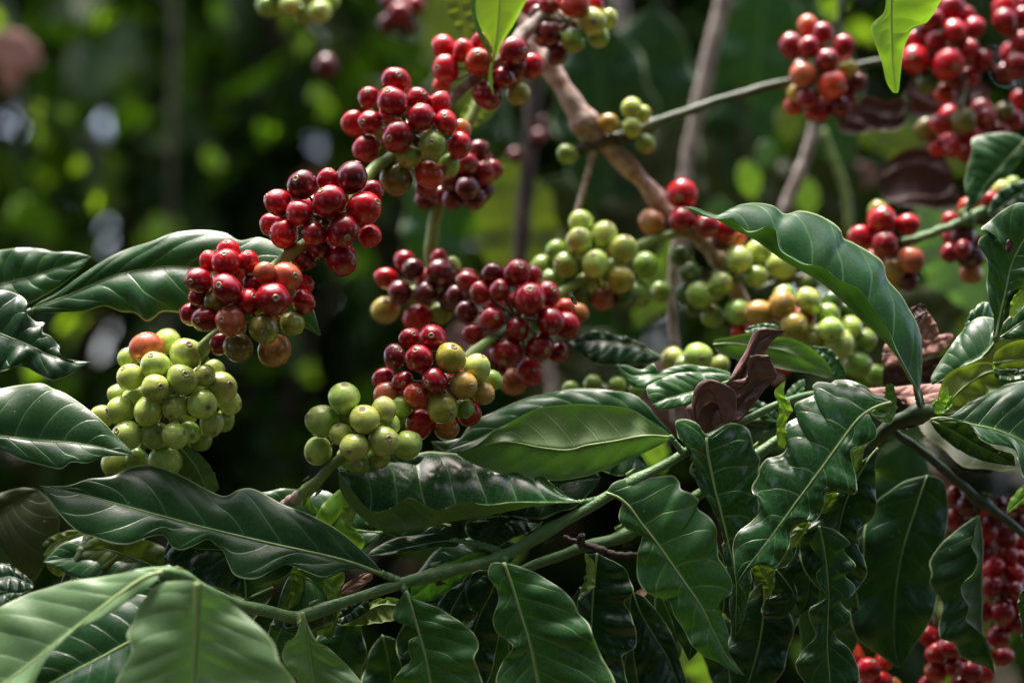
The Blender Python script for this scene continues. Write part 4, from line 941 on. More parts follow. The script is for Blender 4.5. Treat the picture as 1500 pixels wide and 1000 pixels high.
stem(ms, [(830, 225, 440, 5), (858, 216, 440, 8), (900, 205, 440, 9), (935, 195, 445, 8)], 'darkbark', 'side_twig')
cluster(ms, (620, 0, 5.357), 360, [(1325, 170, 108, 'G', 1330, 190), (1175, 320, 98, 'g'), (1190, 30, 112, 'r'), (975, 270, 112, 'D'), (850, 50, 88, 'C'), (985, 40, 84, 'C'), (1050, 420, 90, 'D'), (1330, 40, 88, 'R'), (1375, 290, 84, 'g'), (1455, 150, 78, 'G'), (900, 110, 76, 'D')], label='green and dark red fruit on the hooked twig')
cluster(ms, (800, 130, 7.694), 440, [(965, 440, 118, 'G'), (965, 220, 118, 'G'), (1120, 620, 112, 'g'), (1080, 290, 80, 'G'), (710, 390, 112, 'q')], fill=0.2, tight=0.85, label='few green cherries right of the joint')
cluster(ms, (800, 130, 7.694), 440, [(240, 740, 122, 'g')], fill=0, label='single green cherry left of the joint')
cluster(ms, (930, 250, 5.0), 420, [(340, 360, 92, 'C'), (345, 170, 106, 'R'), (125, 380, 98, 'o', 85, 390), (530, 400, 92, 'C'), (660, 430, 92, 'R'), (735, 500, 62, 'r'), (640, 510, 86, 'D')], fill=0.2, label='string of red cherries along the stem')
cluster(ms, (930, 250, 5.0), 430, [(885, 775, 88, 'g'), (760, 650, 100, 'G'), (630, 830, 88, 'g', 645, 810), (480, 910, 102, 'g'), (910, 590, 92, 'G'), (1070, 690, 108, 'G'), (380, 900, 84, 'n'), (400, 740, 80, 'n'), (190, 890, 55, 'g'), (430, 1000, 80, 'n'), (330, 620, 70, 'n')], fill=0.3, label='green cherries below the woody stem')
cluster(ms, (970, 400, 4.412), 370, [(775, 200, 88, 'q', 780, 190), (855, 350, 98, 'Y', 890, 325), (490, 250, 88, 'g', 485, 265), (630, 260, 90, 'q'), (900, 290, 78, 'R'), (325, 280, 72, 'g', 330, 255), (1140, 460, 106, 'G', 1150, 385), (1260, 590, 94, 'g'), (950, 180, 84, 'G'), (1090, 360, 80, 'G'), (1215, 350, 74, 'G'), (1310, 430, 72, 'g', 1345, 430), (1070, 270, 74, 'g'), (960, 430, 72, 'G'), (1375, 660, 74, 'g'), (1100, 190, 74, 'n'), (510, 375, 66, 'R'), (1200, 250, 74, 'n'), (790, 150, 74, 'g'), (1010, 390, 60, 'g'), (1300, 300, 60, 'n')], label='sprawling green cluster with an orange and a red cherry')
cluster(ms, (970, 400, 4.412), 300, [(230, 540, 92, 'G'), (70, 550, 76, 'G'), (375, 590, 60, 'G'), (150, 600, 70, 'g')], fill=0, label='green cherries peeping over the leaves')
cluster(ms, (760, 250, 2.777), 330, [(300, 865, 38, 'g'), (400, 875, 38, 'g'), (480, 890, 34, 'g'), (210, 890, 34, 'g'), (350, 900, 36, 'n')], fill=0, label='row of green cherries half hidden by leaves')
stem(ms, [(1110, 425, 470, 5), (1140, 415, 460, 6), (1185, 403, 450, 6), (1230, 392, 440, 6)], 'dstem', 'side_twig')

# right side branches ---------------------------------------------------------------------------------
rs = T('coffee_branch', 'dark thin side branch running right from the knobbly joint to upper right red fruit', 'coffee branch', 945, 187, 470, GF)
stem(rs, [(880, 208, 452, 6), (945, 186, 470, 6.5), (1000, 165, 490, 6.5), (1060, 146, 510, 6.5), (1110, 131, 520, 7), (1160, 120, 530, 7), (1210, 108, 540, 7), (1260, 96, 550, 6), (1300, 90, 560, 6.5), (1380, 80, 590, 7), (1420, 120, 610, 6), (1400, 190, 620, 6)], 'dstem', nodes=(0.12, 0.5, 0.72))
cluster(rs, (1130, 20, 5.882), 520, [(480, 400, 100, 'C'), (520, 610, 125, 'r', 570, 640), (170, 280, 112, 'C'), (270, 520, 110, 'O'), (320, 290, 95, 'C'), (440, 170, 92, 'C'), (620, 280, 100, 'C'), (310, 105, 88, 'O'), (650, 480, 85, 'Y'), (730, 600, 85, 'D'), (310, 740, 96, 'C'), (390, 840, 104, 'C'), (590, 800, 104, 'D'), (640, 730, 80, 'C'), (215, 690, 80, 'q'), (190, 800, 70, 'r')], label='mixed crimson and orange cluster')
cluster(rs, (1300, 0, 4.1667), 570, [(370, 390, 92, 'R', 390, 420), (170, 365, 90, 'R', 130, 355), (410, 190, 72, 'R'), (300, 245, 66, 'C'), (495, 300, 70, 'R'), (390, 50, 85, 'C'), (520, 170, 72, 'R'), (580, 370, 66, 'C'), (280, 120, 66, 'C'), (165, 240, 62, 'R'), (495, 470, 62, 'R'), (250, 500, 74, 'n'), (350, 570, 60, 'r'), (430, 490, 66, 'D'), (240, 190, 72, 'D'), (480, 100, 60, 'C')], label='round red cluster near the top right')
cluster(rs, (1300, 0, 4.1667), 590, [(460, 740, 84, 'k', 480, 680), (320, 760, 66, 'R'), (235, 790, 70, 'k'), (400, 900, 68, 'R'), (310, 900, 60, 'R'), (600, 720, 66, 'C'), (760, 730, 76, 'R'), (710, 680, 60, 'k'), (540, 830, 60, 'R'), (680, 800, 60, 'C'), (480, 850, 60, 'C')], label='row of red and orange cherries')
re_ = T('coffee_branch', 'fruiting branch cut by the right edge with red cherries in soft focus', 'coffee branch', 1500, 60, 600, GF)
stem(re_, [(1520, -40, 600, 7), (1505, 60, 600, 7), (1500, 150, 600, 6)], 'dstem')
cluster(re_, (1300, 0, 4.1667), 590, [(715, 130, 76, 'C'), (710, 40, 70, 'R'), (810, 250, 66, 'R'), (830, 100, 66, 'C'), (790, 400, 76, 'C'), (720, 440, 66, 'D'), (815, 600, 60, 'R'), (850, 20, 60, 'C'), (860, 340, 66, 'C')])

ry = T('coffee_branch', 'short green twig on the right ending in bright red cherries', 'coffee branch', 1410, 328, 400, GF)
stem(ry, [(1322, 354, 400, 5), (1342, 350, 400, 6.5), (1375, 338, 400, 6.5), (1410, 325, 400, 7), (1416, 322, 400, 9), (1450, 305, 410, 7), (1520, 290, 430, 7)], 'gstem', nodes=(0.48,))
stem(ry, [(1416, 322, 400, 6), (1418, 306, 396, 4), (1422, 280, 380, 3), (1424, 262, 375, 3)], 'gstem', 'petiole')
cluster(ry, (1230, 280, 5.0), 400, [(310, 215, 104, 'R', 320, 170), (330, 390, 100, 'C', 330, 320), (500, 245, 88, 'R'), (520, 500, 100, 'O'), (150, 340, 95, 'R'), (395, 580, 76, 'q'), (285, 150, 86, 'y'), (500, 650, 84, 'D'), (400, 650, 60, 'q')], fill=0.3, label='bright red cherries at the twig tip')
cluster(ry, (1230, 280, 5.0), 450, [(900, 420, 72, 'C'), (810, 450, 68, 'C'), (810, 215, 66, 'R'), (900, 330, 92, 'D'), (960, 480, 92, 'D'), (960, 600, 86, 'o'), (820, 330, 70, 'C'), (1000, 390, 70, 'D')], fill=0.4, label='darker red cherries at the joint')
cluster(ry, (1230, 280, 5.0), 470, [(930, 110, 66, 'r'), (1030, 90, 76, 'r'), (1090, 60, 66, 'R'), (1050, 170, 84, 'n'), (1190, -10, 66, 'G'), (1260, -40, 66, 'g'), (1130, 10, 60, 'g')], fill=0.2, label='orange red and green cherries above')
leaf(ry, V1((1345, 680), (1260, 770), (1180, 860), (1120, 940), (1070, 1030)),
     V1((1290, 655), (1220, 645), (1150, 655), (1085, 672), (1078, 740), (1055, 820), (1045, 900), (1060, 980)), V1((1333, 760), (1280, 830), (1200, 890), (1140, 960), (1090, 1010)),
     'dark', d=370, tilt=0.4, ruf=4, nruf=3, quilt=3, ribr=2, label='silvery green leaf above the twig')
leaf(ry, PX((1540, 260), (1500, 280), (1470, 300), (1448, 318)), PX((1510, 262), (1470, 275), (1450, 300)), PX((1520, 300), (1490, 312), (1460, 322)), 'deep', d=340, tilt=0.3, ruf=3)

# =====================================================================================================
# 10  leaves hanging into the top of the picture
# =====================================================================================================
tl = T('coffee_shoot', 'pale green leaf tips hanging into the picture from the top above the red cluster', 'leafy shoot', 735, -60, 200)
stem(tl, [(700, -120, 240, 5), (726, -60, 190, 5), (728, -38, 185, 3)], 'ystem')
leaf(tl, U1((425, -150), (438, -60), (440, 0), (432, 120), (418, 230), (402, 310), (392, 380), (398, 430), (415, 472)),
     U1((560, -140), (590, -60), (570, 0), (540, 60), (500, 140), (460, 200), (428, 268), (408, 315), (404, 380), (406, 430)),
     U1((330, -120), (325, -20), (325, 60), (340, 120), (370, 180), (397, 230), (403, 285), (388, 345), (388, 400), (402, 450)),
     'young', d=185, tilt=0.1, ruf=2, nruf=2, quilt=1.2, arch=0.1, ribr=1.6, label='pale leaf with a long drip tip')
leaf(tl, U1((300, -60), (305, 20), (320, 100), (350, 180), (380, 240), (398, 290)), U1((330, -40), (328, 60), (345, 130), (372, 190), (395, 240)), U1((295, -20), (302, 60), (318, 130), (350, 200), (385, 270)),
     'mid', d=200, tilt=0.1, under=False, ruf=1, rib=False, nu=50)
leaf(tl, U1((230, -120), (240, 0), (260, 90), (290, 160), (315, 200)), U1((300, -60), (320, 60), (330, 140), (325, 185)), U1((180, -60), (178, 30), (205, 100), (260, 180)),
     'olive', d=420, tilt=0.1, under=True, ruf=3, label='olive leaf behind in soft focus')
leaf(tl, U1((400, 440), (350, 520), (300, 590), (255, 650)), U1((440, 500), (400, 570), (330, 620)), U1((330, 460), (270, 530), (240, 600)), 'olive', d=420, tilt=0.1, under=True, ruf=3)
tr_ = T('coffee_shoot', 'bright green heart shaped leaf tip hanging from the top edge at right', 'leafy shoot', 1310, -60, 100)
stem(tr_, [(1330, -160, 140, 5), (1318, -90, 105, 5), (1308, -40, 98, 3)], 'ystem')
leaf(tr_, V1((690, -200), (690, -60), (686, 60), (690, 180), (693, 300), (707, 455)),
     V1((860, -180), (960, -60), (920, 20), (900, 60), (860, 108), (810, 130), (780, 160), (750, 230), (737, 310), (730, 380), (721, 445)),
     V1((560, -180), (620, -60), (655, -20), (650, 60), (595, 112), (590, 150), (610, 220), (640, 310), (662, 400), (690, 447)),
     'young', d=95, tilt=0.2, ruf=3, nruf=3, quilt=2.5, arch=0.12, nu=110, nv=13, ribr=2.4)

# =====================================================================================================
# 11  leaves of the middle distance, one shoot
# =====================================================================================================
mb = T('coffee_branch', 'soft focus leafy coffee twig just behind the purple dead leaf', 'coffee branch', 1100, 590, 180, GL)
stem(mb, [(1240, 640, 180, 6), (1150, 625, 175, 6), (1080, 615, 170, 6), (1000, 620, 180, 5)], 'dstem')
leaf(mb, T1((330, 460), (450, 455), (560, 470), (780, 500), (950, 580), (1095, 668)),
     T1((345, 430), (450, 410), (560, 390), (700, 410), (850, 430), (950, 475), (1050, 560), (1100, 640)), T1((370, 520), (500, 560), (700, 605), (800, 625), (950, 645), (1060, 675)),
     'fresh', d=150, tilt=0.1, under=True, ruf=4, nruf=2, ribr=2, label='light green underside of a curved leaf')
leaf(mb, T1((1180, 680), (1140, 600), (1080, 530), (1010, 490), (940, 470)), T1((1190, 640), (1150, 560), (1100, 500), (1040, 475)), T1((1100, 680), (1060, 600), (1000, 530)), 'dark', d=170, tilt=0.4, ruf=2, rib=False)
leaf(mb, T1((530, 375), (600, 350), (680, 345), (760, 350)), T1((560, 345), (640, 322), (720, 325)), T1((560, 390), (640, 375), (720, 365)), 'mid', d=140, ruf=2, rib=False, nu=40)
leaf(mb, X1((860, 838), (780, 835), (650, 830), (540, 825), (460, 830), (396, 788)), X1((850, 815), (720, 788), (640, 790), (570, 812), (545, 782), (500, 805), (440, 790)), X1((800, 860), (680, 880), (560, 890), (470, 880), (430, 840)),
     'mid', d=110, tilt=0.6, ruf=4, nruf=4, label='wavy leaf with a pointed tip')
leaf(mb, X1((870, 850), (780, 880), (680, 905), (600, 925), (540, 950)), X1((850, 828), (760, 818), (650, 822), (570, 850), (520, 880)), X1((860, 890), (760, 930), (660, 960), (580, 970)),
     'mid', d=70, tilt=0.6, ruf=4, nruf=4, label='wavy leaf in front of the pointed one')
leaf(mb, X1((580, 760), (500, 720), (420, 700), (330, 690), (200, 700)), X1((540, 730), (460, 680), (390, 665), (300, 650)), X1((540, 780), (420, 790), (300, 780)), 'deep', d=260, tilt=0.5, ruf=5, label='dark leaf in soft focus')
leaf(mb, Q4((0, 560), (90, 560), (180, 590), (265, 655)), Q4((60, 540), (150, 535), (220, 590)), Q4((20, 640), (120, 690), (240, 680)), 'dark', d=90, tilt=0.7, ruf=4, rib=False)
leaf(mb, Q4((700, 380), (780, 430), (830, 480), (740, 520)), Q4((740, 370), (820, 430)), Q4((700, 420), (780, 480)), 'dark', d=160, tilt=0.7, ruf=3, rib=False)
leaf(mb, Q4((940, 300), (900, 340), (860, 380), (820, 400)), Q4((930, 280), (880, 310)), Q4((930, 340), (880, 390)), 'mid', d=130, ruf=3, rib=False, nu=40)

# dead leaves -----------------------------------------------------------------------------------------
dl = T('dead_leaf', 'curled purple brown dead leaf caught upright behind the front twig', 'dead leaf', 1040, 630, 10)
leaf(dl, Q4((520, 520), (540, 430), (580, 370), (630, 320), (680, 240), (715, 170), (745, 110), (800, 80), (857, 72)),
     Q4((470, 500), (440, 440), (430, 400), (500, 370), (560, 340), (610, 290), (640, 230), (680, 160), (715, 85), (770, 62)),
     Q4((570, 480), (640, 440), (660, 380), (700, 330), (730, 280), (740, 230), (760, 180), (790, 125), (830, 92)),
     'dead', d=45, tilt=0.1, ruf=9, nruf=3, quilt=3, arch=0.3, nu=110, nv=13, rib=False)
leaf(dl, Q4((590, 480), (560, 400), (540, 340), (500, 330), (465, 400), (470, 470)), Q4((640, 440), (640, 340), (590, 300), (530, 282), (480, 300), (455, 350), (455, 420)), Q4((580, 440), (560, 390), (520, 380), (490, 420)),
     'dead', d=22, tilt=-0.2, ruf=3, nruf=2, nu=80, rib=False, name='leaf_lobe')
leaf(dl, Q4((600, 300), (660, 320), (700, 260), (720, 200), (790, 200)), Q4((620, 290), (690, 270), (698, 200), (710, 178), (780, 178)), Q4((590, 320), (660, 345), (740, 290), (800, 270), (822, 265), (800, 215)),
     'dead', d=26, tilt=-0.3, ruf=3, nruf=2, nu=80, rib=False, name='leaf_lobe')
leaf(dl, Q4((620, 470), (650, 400), (700, 340), (760, 290), (815, 265)), Q4((590, 440), (620, 370), (670, 310), (740, 265)), Q4((660, 460), (710, 400), (760, 330), (810, 285)),
     'dead', d=32, tilt=0.2, ruf=3, nruf=2, nu=80, rib=False, name='leaf_lobe')
dp = T('dead_leaf', 'pinkish dry leaf lying behind the base of the arching leaf', 'dead leaf', 1300, 575, 80)
leaf(dp, R7((200, 590), (300, 590), (420, 600), (520, 590), (620, 570)), R7((240, 560), (340, 550), (460, 548), (560, 535), (600, 540)), R7((260, 620), (360, 590), (400, 620), (450, 655), (520, 640), (590, 610)),
     'deadpink', d=75, tilt=0.8, ruf=4, nruf=3)
leaf(dp, R7((330, 700), (400, 660), (460, 670), (540, 680)), R7((340, 640), (380, 610), (430, 645), (500, 655)), R7((360, 760), (440, 760), (520, 720)), 'dead', d=70, tilt=0.0, under=True, ruf=4, rib=False, name='leaf_lobe')
db_ = T('dead_leaf', 'crumpled brown dry leaf right of the arching leaf', 'dead leaf', 1360, 470, 160)
leaf(db_, R7((560, 320), (530, 260), (500, 200), (460, 165)), R7((585, 300), (570, 240), (530, 190), (500, 150)), R7((510, 325), (490, 280), (460, 220), (445, 175)), 'deadpink', d=150, tilt=0.1, ruf=5, rib=False)
leaf(db_, R7((520, 190), (490, 210), (460, 230)), R7((515, 160), (480, 155), (450, 190)), R7((515, 210), (490, 240)), 'dead', d=140, under=True, ruf=2, rib=False, nu=30, name='leaf_lobe')
leaf(db_, R7((310, 400), (420, 380), (540, 350), (655, 310)), R7((330, 340), (440, 310), (560, 300), (640, 296)), R7((320, 450), (440, 440), (560, 400), (640, 345)), 'deadpink', d=190, tilt=0.3, ruf=6, name='leaf_lobe')
leaf(db_, R7((310, 540), (420, 500), (530, 470), (620, 430)), R7((320, 460), (420, 450), (520, 430), (600, 405)), R7((340, 560), (440, 540), (560, 530)), 'dead', d=200, under=True, tilt=0.0, ruf=6, rib=False, name='leaf_lobe')
de = T('dead_leaf', 'nearly black withered leaves bunched under the upper right cherries', 'dead leaf', 1330, 160, 620)
for (a_, b_, c_, dd) in ((((520, 520), (600, 560), (700, 580), (760, 540)), ((560, 470), (660, 500), (740, 480)), ((540, 600), (640, 640), (740, 620)), 600),
                         (((420, 560), (520, 600), (620, 600)), ((450, 500), (560, 530)), ((440, 640), (560, 650)), 640),
                         (((760, 440), (900, 520), (1050, 500), (1180, 440)), ((800, 380), (950, 420), (1100, 400)), ((800, 560), (950, 590), (1100, 560)), 680),
                         (((620, 880), (760, 800), (900, 820), (1000, 900)), ((680, 780), (800, 720), (940, 760)), ((660, 980), (800, 960), (940, 960)), 700),
                         (((680, 900), (800, 930), (960, 940), (1040, 1000)), ((720, 840), (840, 860), (980, 880)), ((700, 990), (820, 1010), (960, 1030)), 740)):
    leaf(de, V1(*a_), V1(*b_), V1(*c_), 'dead', d=dd, tilt=0.2, ruf=16, nruf=2, under=True, rib=False, nu=60, name='leaf_lobe')

# =====================================================================================================
# 12  bare twigs and soft leaves between the fruit and the shrubs behind
# =====================================================================================================
def twig(label, pts, mat, seg=12):
    t = thing('bare_twig', label, 'twig', P(*pts[0][:3]), 'bare twigs behind the fruit')
    stem(t, pts, mat, seg=seg); return t
twig('thin grey upright stick passing behind the green cherries right of centre', [(1000, 290, 560, 6), (990, 355, 560, 7), (983, 430, 560, 7), (988, 510, 560, 7.5), (990, 620, 560, 7)], 'greybark')
twig('tall blurred grey brown stem right of the woody stem, leaving at the top edge', [(1072, -60, 1200, 11), (1060, 0, 1200, 12), (1038, 90, 1200, 12), (1018, 180, 1200, 11), (1003, 270, 1200, 10), (996, 420, 1200, 9)], 'greybark')
twig('short slanting blurred stick above the arching leaf', [(1200, 150, 1000, 8), (1186, 215, 1000, 9), (1168, 262, 1000, 9), (1148, 310, 1000, 9), (1130, 380, 1000, 9)], 'greybark')
twig('dark brown upright stem blurred between the red clusters', [(786, 60, 1300, 11), (782, 150, 1300, 12), (772, 260, 1300, 12), (764, 350, 1300, 12), (756, 480, 1300, 12)], 'darkbark')
twig('yellow green shoot blurred behind upper right leaves', [(1205, 190, 1100, 5), (1222, 235, 1100, 6), (1238, 280, 1100, 6), (1245, 340, 1100, 6)], 'ystem')
twig('dark vertical vine near the top between pale leaves', [(1240, -40, 1000, 4), (1230, 20, 1000, 4.5), (1222, 70, 1000, 4), (1210, 130, 1000, 4)], 'dstem')
twig('faint grey stem low in the centre behind the crimson cluster', [(800, 480, 900, 8), (806, 540, 900, 8), (810, 620, 900, 8)], 'greybark')
_ = 0 and twig('slim brown stem at upper left, out of focus', [(200, -40, 4000, 14), (232, 140, 4000, 15), (250, 260, 4000, 16), (262, 420, 4000, 17), (258, 560, 4000, 17), (262, 800, 4000, 18)], 'darkbark')
twig('brown upright stem at lower right centre, out of focus', [(905, -20, 2600, 12), (912, 80, 2600, 12), (918, 160, 2600, 12), (920, 240, 2600, 12)], 'greybark')

def soft(label, x, y, d, leaves_, cat='coffee branch', mat='darkbark'):
    t = thing('coffee_branch', label, cat, P(x, y, d), 'soft focus leafy twigs')
    xs = [l[0] for l in leaves_]; ys = [l[1] for l in leaves_]
    stem(t, [(x - 50, y - 160, d + 220, 4), (x - 10, y - 40, d + 200, 5), (x + 10, y + 90, d + 200, 4), (x + 4, y + 200, d + 220, 3)], 'dstem')
    for i, l in enumerate(leaves_):
        x_, y_, an, L, W, m = l[:6]; und = l[6] if len(l) > 6 else False
        autoleaf(t, x_, y_, an, L, W, d + (i % 3) * 60, m, tilt=(0.0 if und else 0.15), ruf=10, nruf=4, wave=0.08, curve=0.12 * (-1) ** i, under=und, seed=i + int(x), rib=False, nu=44, nv=6)
    return t
soft('large dim teal leaves in soft focus behind the knobbly joint', 900, 40, 1500, [(860, 20, 80, 330, 150, 'deep'), (960, 10, 95, 380, 170, 'deep'), (800, 260, 60, 300, 150, 'deep'), (1000, 180, 110, 320, 150, 'shade'), (930, 300, 120, 300, 140, 'dark')])
soft('greyish leaves in soft focus left of the upper right cluster', 1130, -30, 1700, [(1120, -40, 95, 330, 150, 'dark'), (1180, 0, 80, 260, 120, 'dark'), (1215, 170, 100, 260, 130, 'shade'), (1060, 120, 85, 320, 130, 'shade')])
soft('olive translucent leaves in soft focus above the dark central clusters', 760, 240, 1500, [(740, 230, 80, 250, 120, 'olive', True), (830, 270, 110, 220, 110, 'shade', True), (650, 210, 95, 240, 100, 'dark')])
soft('lit green leaves in soft focus above the arching leaf', 1090, 200, 1900, [(1075, 200, 85, 130, 70, 'young', True), (1150, 330, 60, 120, 60, 'olive'), (1240, 175, 20, 200, 60, 'olive'), (1290, 250, 160, 160, 60, 'dead')])
soft('small leaves in soft focus above the arching leaf tip, coloured bright to look sunlit', 1095, 215, 1500, [(1088, 235, 70, 60, 36, 'young'), (1125, 205, 100, 45, 30, 'fresh'), (1050, 290, 80, 50, 34, 'fresh'), (1185, 260, 95, 60, 36, 'young'), (1150, 150, 80, 60, 40, 'olive')])  # bright leaf colours stand in for sunlit spots
soft('pale leaves in soft focus behind the red cherries on the short green twig', 1380, 300, 1100, [(1350, 290, 60, 190, 110, 'pale'), (1420, 430, 150, 230, 100, 'shade'), (1290, 440, 20, 240, 90, 'olive')])
soft('yellow green leaf glowing behind the green cluster', 985, 370, 1400, [(1000, 350, 115, 150, 60, 'young', True), (960, 560, 200, 200, 90, 'shade')])
soft('brown tinged foliage in soft focus below the central crimson cluster', 860, 520, 1800, [(900, 470, 170, 260, 130, 'dead'), (820, 560, 10, 260, 110, 'dead'), (1000, 560, 170, 240, 100, 'shade'), (780, 330, 30, 200, 120, 'deep')])
soft('dim leaves in soft focus in the lower right gap', 1360, 650, 900, [(1330, 640, 100, 260, 130, 'deep'), (1400, 610, 80, 300, 120, 'dead'), (1480, 780, 110, 260, 120, 'olive')])
soft('pale yellow leaves in soft focus low between hanging leaves, one standing for a bright gap', 1000, 860, 900, [(945, 640, 60, 60, 36, 'young', True), (1010, 850, 80, 190, 80, 'young', True), (960, 860, 110, 170, 70, 'deadpink'), (1290, 690, 90, 120, 70, 'young', True)])  # first small leaf added in place of a bright gap
soft('broad green leaves in soft focus at the top centre', 640, -40, 2600, [(640, -20, 70, 220, 100, 'olive', True), (700, 60, 100, 260, 120, 'deep')])
soft('tan dry leaf in soft focus at the upper left corner', 20, 40, 2800, [(-20, 60, 20, 90, 60, 'deadpink'), (30, 70, 110, 70, 36, 'deadpink')])

far1 = T('coffee_branch', 'blurred green cherries at the top edge left of centre', 'coffee branch', 430, -10, 700, GF)
stem(far1, [(330, -30, 720, 6), (430, -8, 700, 6), (520, -30, 700, 6)], 'dstem')
cluster(far1, (0, 0, 1.0), 640, [(393, 10, 17, 'g'), (425, 8, 16, 'G'), (445, 22, 14, 'g'), (468, 18, 17, 'G'), (482, 2, 15, 'g'), (410, -14, 17, 'g'), (455, -10, 17, 'G')], fill=0.2)
far2 = T('coffee_branch', 'blurred crimson cherries left of the hanging pale leaf, near the top edge', 'coffee branch', 590, -20, 1100, GF)
stem(far2, [(560, -60, 1100, 7), (590, -10, 1100, 7), (590, 60, 1100, 6)], 'dstem')
cluster(far2, (0, 0, 1.0), 1100, [(585, 20, 17, 'C'), (608, 6, 16, 'C'), (567, 36, 14, 'D'), (600, 36, 14, 'D'), (572, 4, 14, 'D')], fill=0.2)
far3 = T('coffee_branch', 'single blurred dark red cherry against bright gap, upper left centre', 'coffee branch', 478, 70, 1200, GF)
stem(far3, [(430, 20, 1200, 5), (470, 60, 1200, 5), (480, 90, 1200, 5)], 'dstem')
cluster(far3, (0, 0, 1.0), 1200, [(478, 98, 19, 'D')], fill=0)
far4 = T('coffee_branch', 'blurred red cherries dangling between dark leaves above centre', 'coffee branch', 780, 190, 1300, GF)
stem(far4, [(792, 120, 1300, 5), (788, 170, 1300, 5), (780, 210, 1300, 5)], 'dstem')
cluster(far4, (0, 0, 1.0), 1300, [(790, 200, 12, 'D'), (754, 228, 11, 'D'), (792, 180, 10, 'D')], fill=0)

# =====================================================================================================
# 13  shrubs behind and added shade trees
# =====================================================================================================
def bg_mat(name, c1, c2, t1, trans, rough=0.35):
    b = NT(name)
    uvn = b.n("ShaderNodeTexCoord").outputs["UV"]
    sep = b.n("ShaderNodeSeparateXYZ"); b.put(sep.inputs[0], uvn)
    c = b.mix(sep.outputs[0], c1, c2)
    pb = b.pbr(c, rough + 0.15, 0.2)
    tr = b.n("ShaderNodeBsdfTranslucent"); b.put(tr.inputs[0], t1)
    mx = b.n("ShaderNodeMixShader"); mx.inputs[0].default_value = trans
    b.t.links.new(pb, mx.inputs[1]); b.t.links.new(tr.outputs[0], mx.inputs[2])
    return b.done(mx.outputs[0])
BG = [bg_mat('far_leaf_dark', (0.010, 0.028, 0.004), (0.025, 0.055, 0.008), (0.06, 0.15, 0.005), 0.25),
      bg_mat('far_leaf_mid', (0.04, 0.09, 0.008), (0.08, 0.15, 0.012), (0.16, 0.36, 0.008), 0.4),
      bg_mat('far_leaf_young_sunlit', (0.14, 0.26, 0.02), (0.20, 0.32, 0.03), (0.45, 0.75, 0.02), 0.55),  # young leaves, also the lime colour painted for sun flecks
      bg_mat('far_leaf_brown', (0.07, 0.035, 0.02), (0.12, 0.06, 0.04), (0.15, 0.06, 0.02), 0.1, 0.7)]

SUN_EL, SUN_AZ = math.radians(80), math.radians(-50)     # azimuth measured from +Y towards +X
SD = np.array([math.cos(SUN_EL) * math.sin(SUN_AZ), math.cos(SUN_EL) * math.cos(SUN_AZ), math.sin(SUN_EL)])

def project(p):
    q = p - CAM
    z = q @ FW
    return 750 + (q @ RT) / z * FD, 500 - (q @ UP) / z * FD, z

HOLES = [(20, 180, 18), (152, 182, 17), (120, 283, 22), (200, 277, 20), (214, 24, 11),
         (405, 45, 42), (515, 72, 42), (146, 338, 14), (145, 360, 12), (155, 490, 34), (20, 660, 10), (1190, 428, 30), (1182, 14, 16),
         (610, 345, 17), (945, 400, 20), (958, 440, 22), (945, 655, 18), (960, 640, 12), (462, 212, 9), (360, 282, 10), (455, 350, 14), (490, 440, 13), (425, 558, 11),
         (1010, 250, 10), (1350, 560, 12), (125, 835, 9), (1490, 870, 26), (985, 905, 18), (30, 20, 12), (1260, 0, 14), (1060, 330, 10), (280, 640, 10), (660, 250, 9), (1470, 990, 18)]
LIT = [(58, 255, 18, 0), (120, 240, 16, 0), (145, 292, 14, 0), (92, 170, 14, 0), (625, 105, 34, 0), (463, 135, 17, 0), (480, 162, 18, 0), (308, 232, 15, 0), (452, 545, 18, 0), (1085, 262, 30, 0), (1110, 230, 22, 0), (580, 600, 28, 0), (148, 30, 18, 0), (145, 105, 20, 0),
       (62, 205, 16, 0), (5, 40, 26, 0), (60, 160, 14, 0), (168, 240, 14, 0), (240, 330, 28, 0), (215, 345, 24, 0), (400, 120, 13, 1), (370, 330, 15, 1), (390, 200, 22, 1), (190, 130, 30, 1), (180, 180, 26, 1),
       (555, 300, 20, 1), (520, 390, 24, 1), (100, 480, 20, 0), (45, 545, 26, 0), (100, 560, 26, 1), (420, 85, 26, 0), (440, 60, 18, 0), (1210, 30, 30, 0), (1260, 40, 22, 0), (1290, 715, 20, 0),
       (1050, 490, 12, 1), (1180, 240, 26, 1), (1380, 470, 34, 1), (1400, 500, 26, 1), (950, 420, 40, 0), (25, 300, 24, 1), (330, 20, 20, 1), (410, 480, 20, 1), (1220, 200, 30, 1), (700, 320, 30, 1), (1160, 20, 24, 1), (1000, 250, 18, 1)]

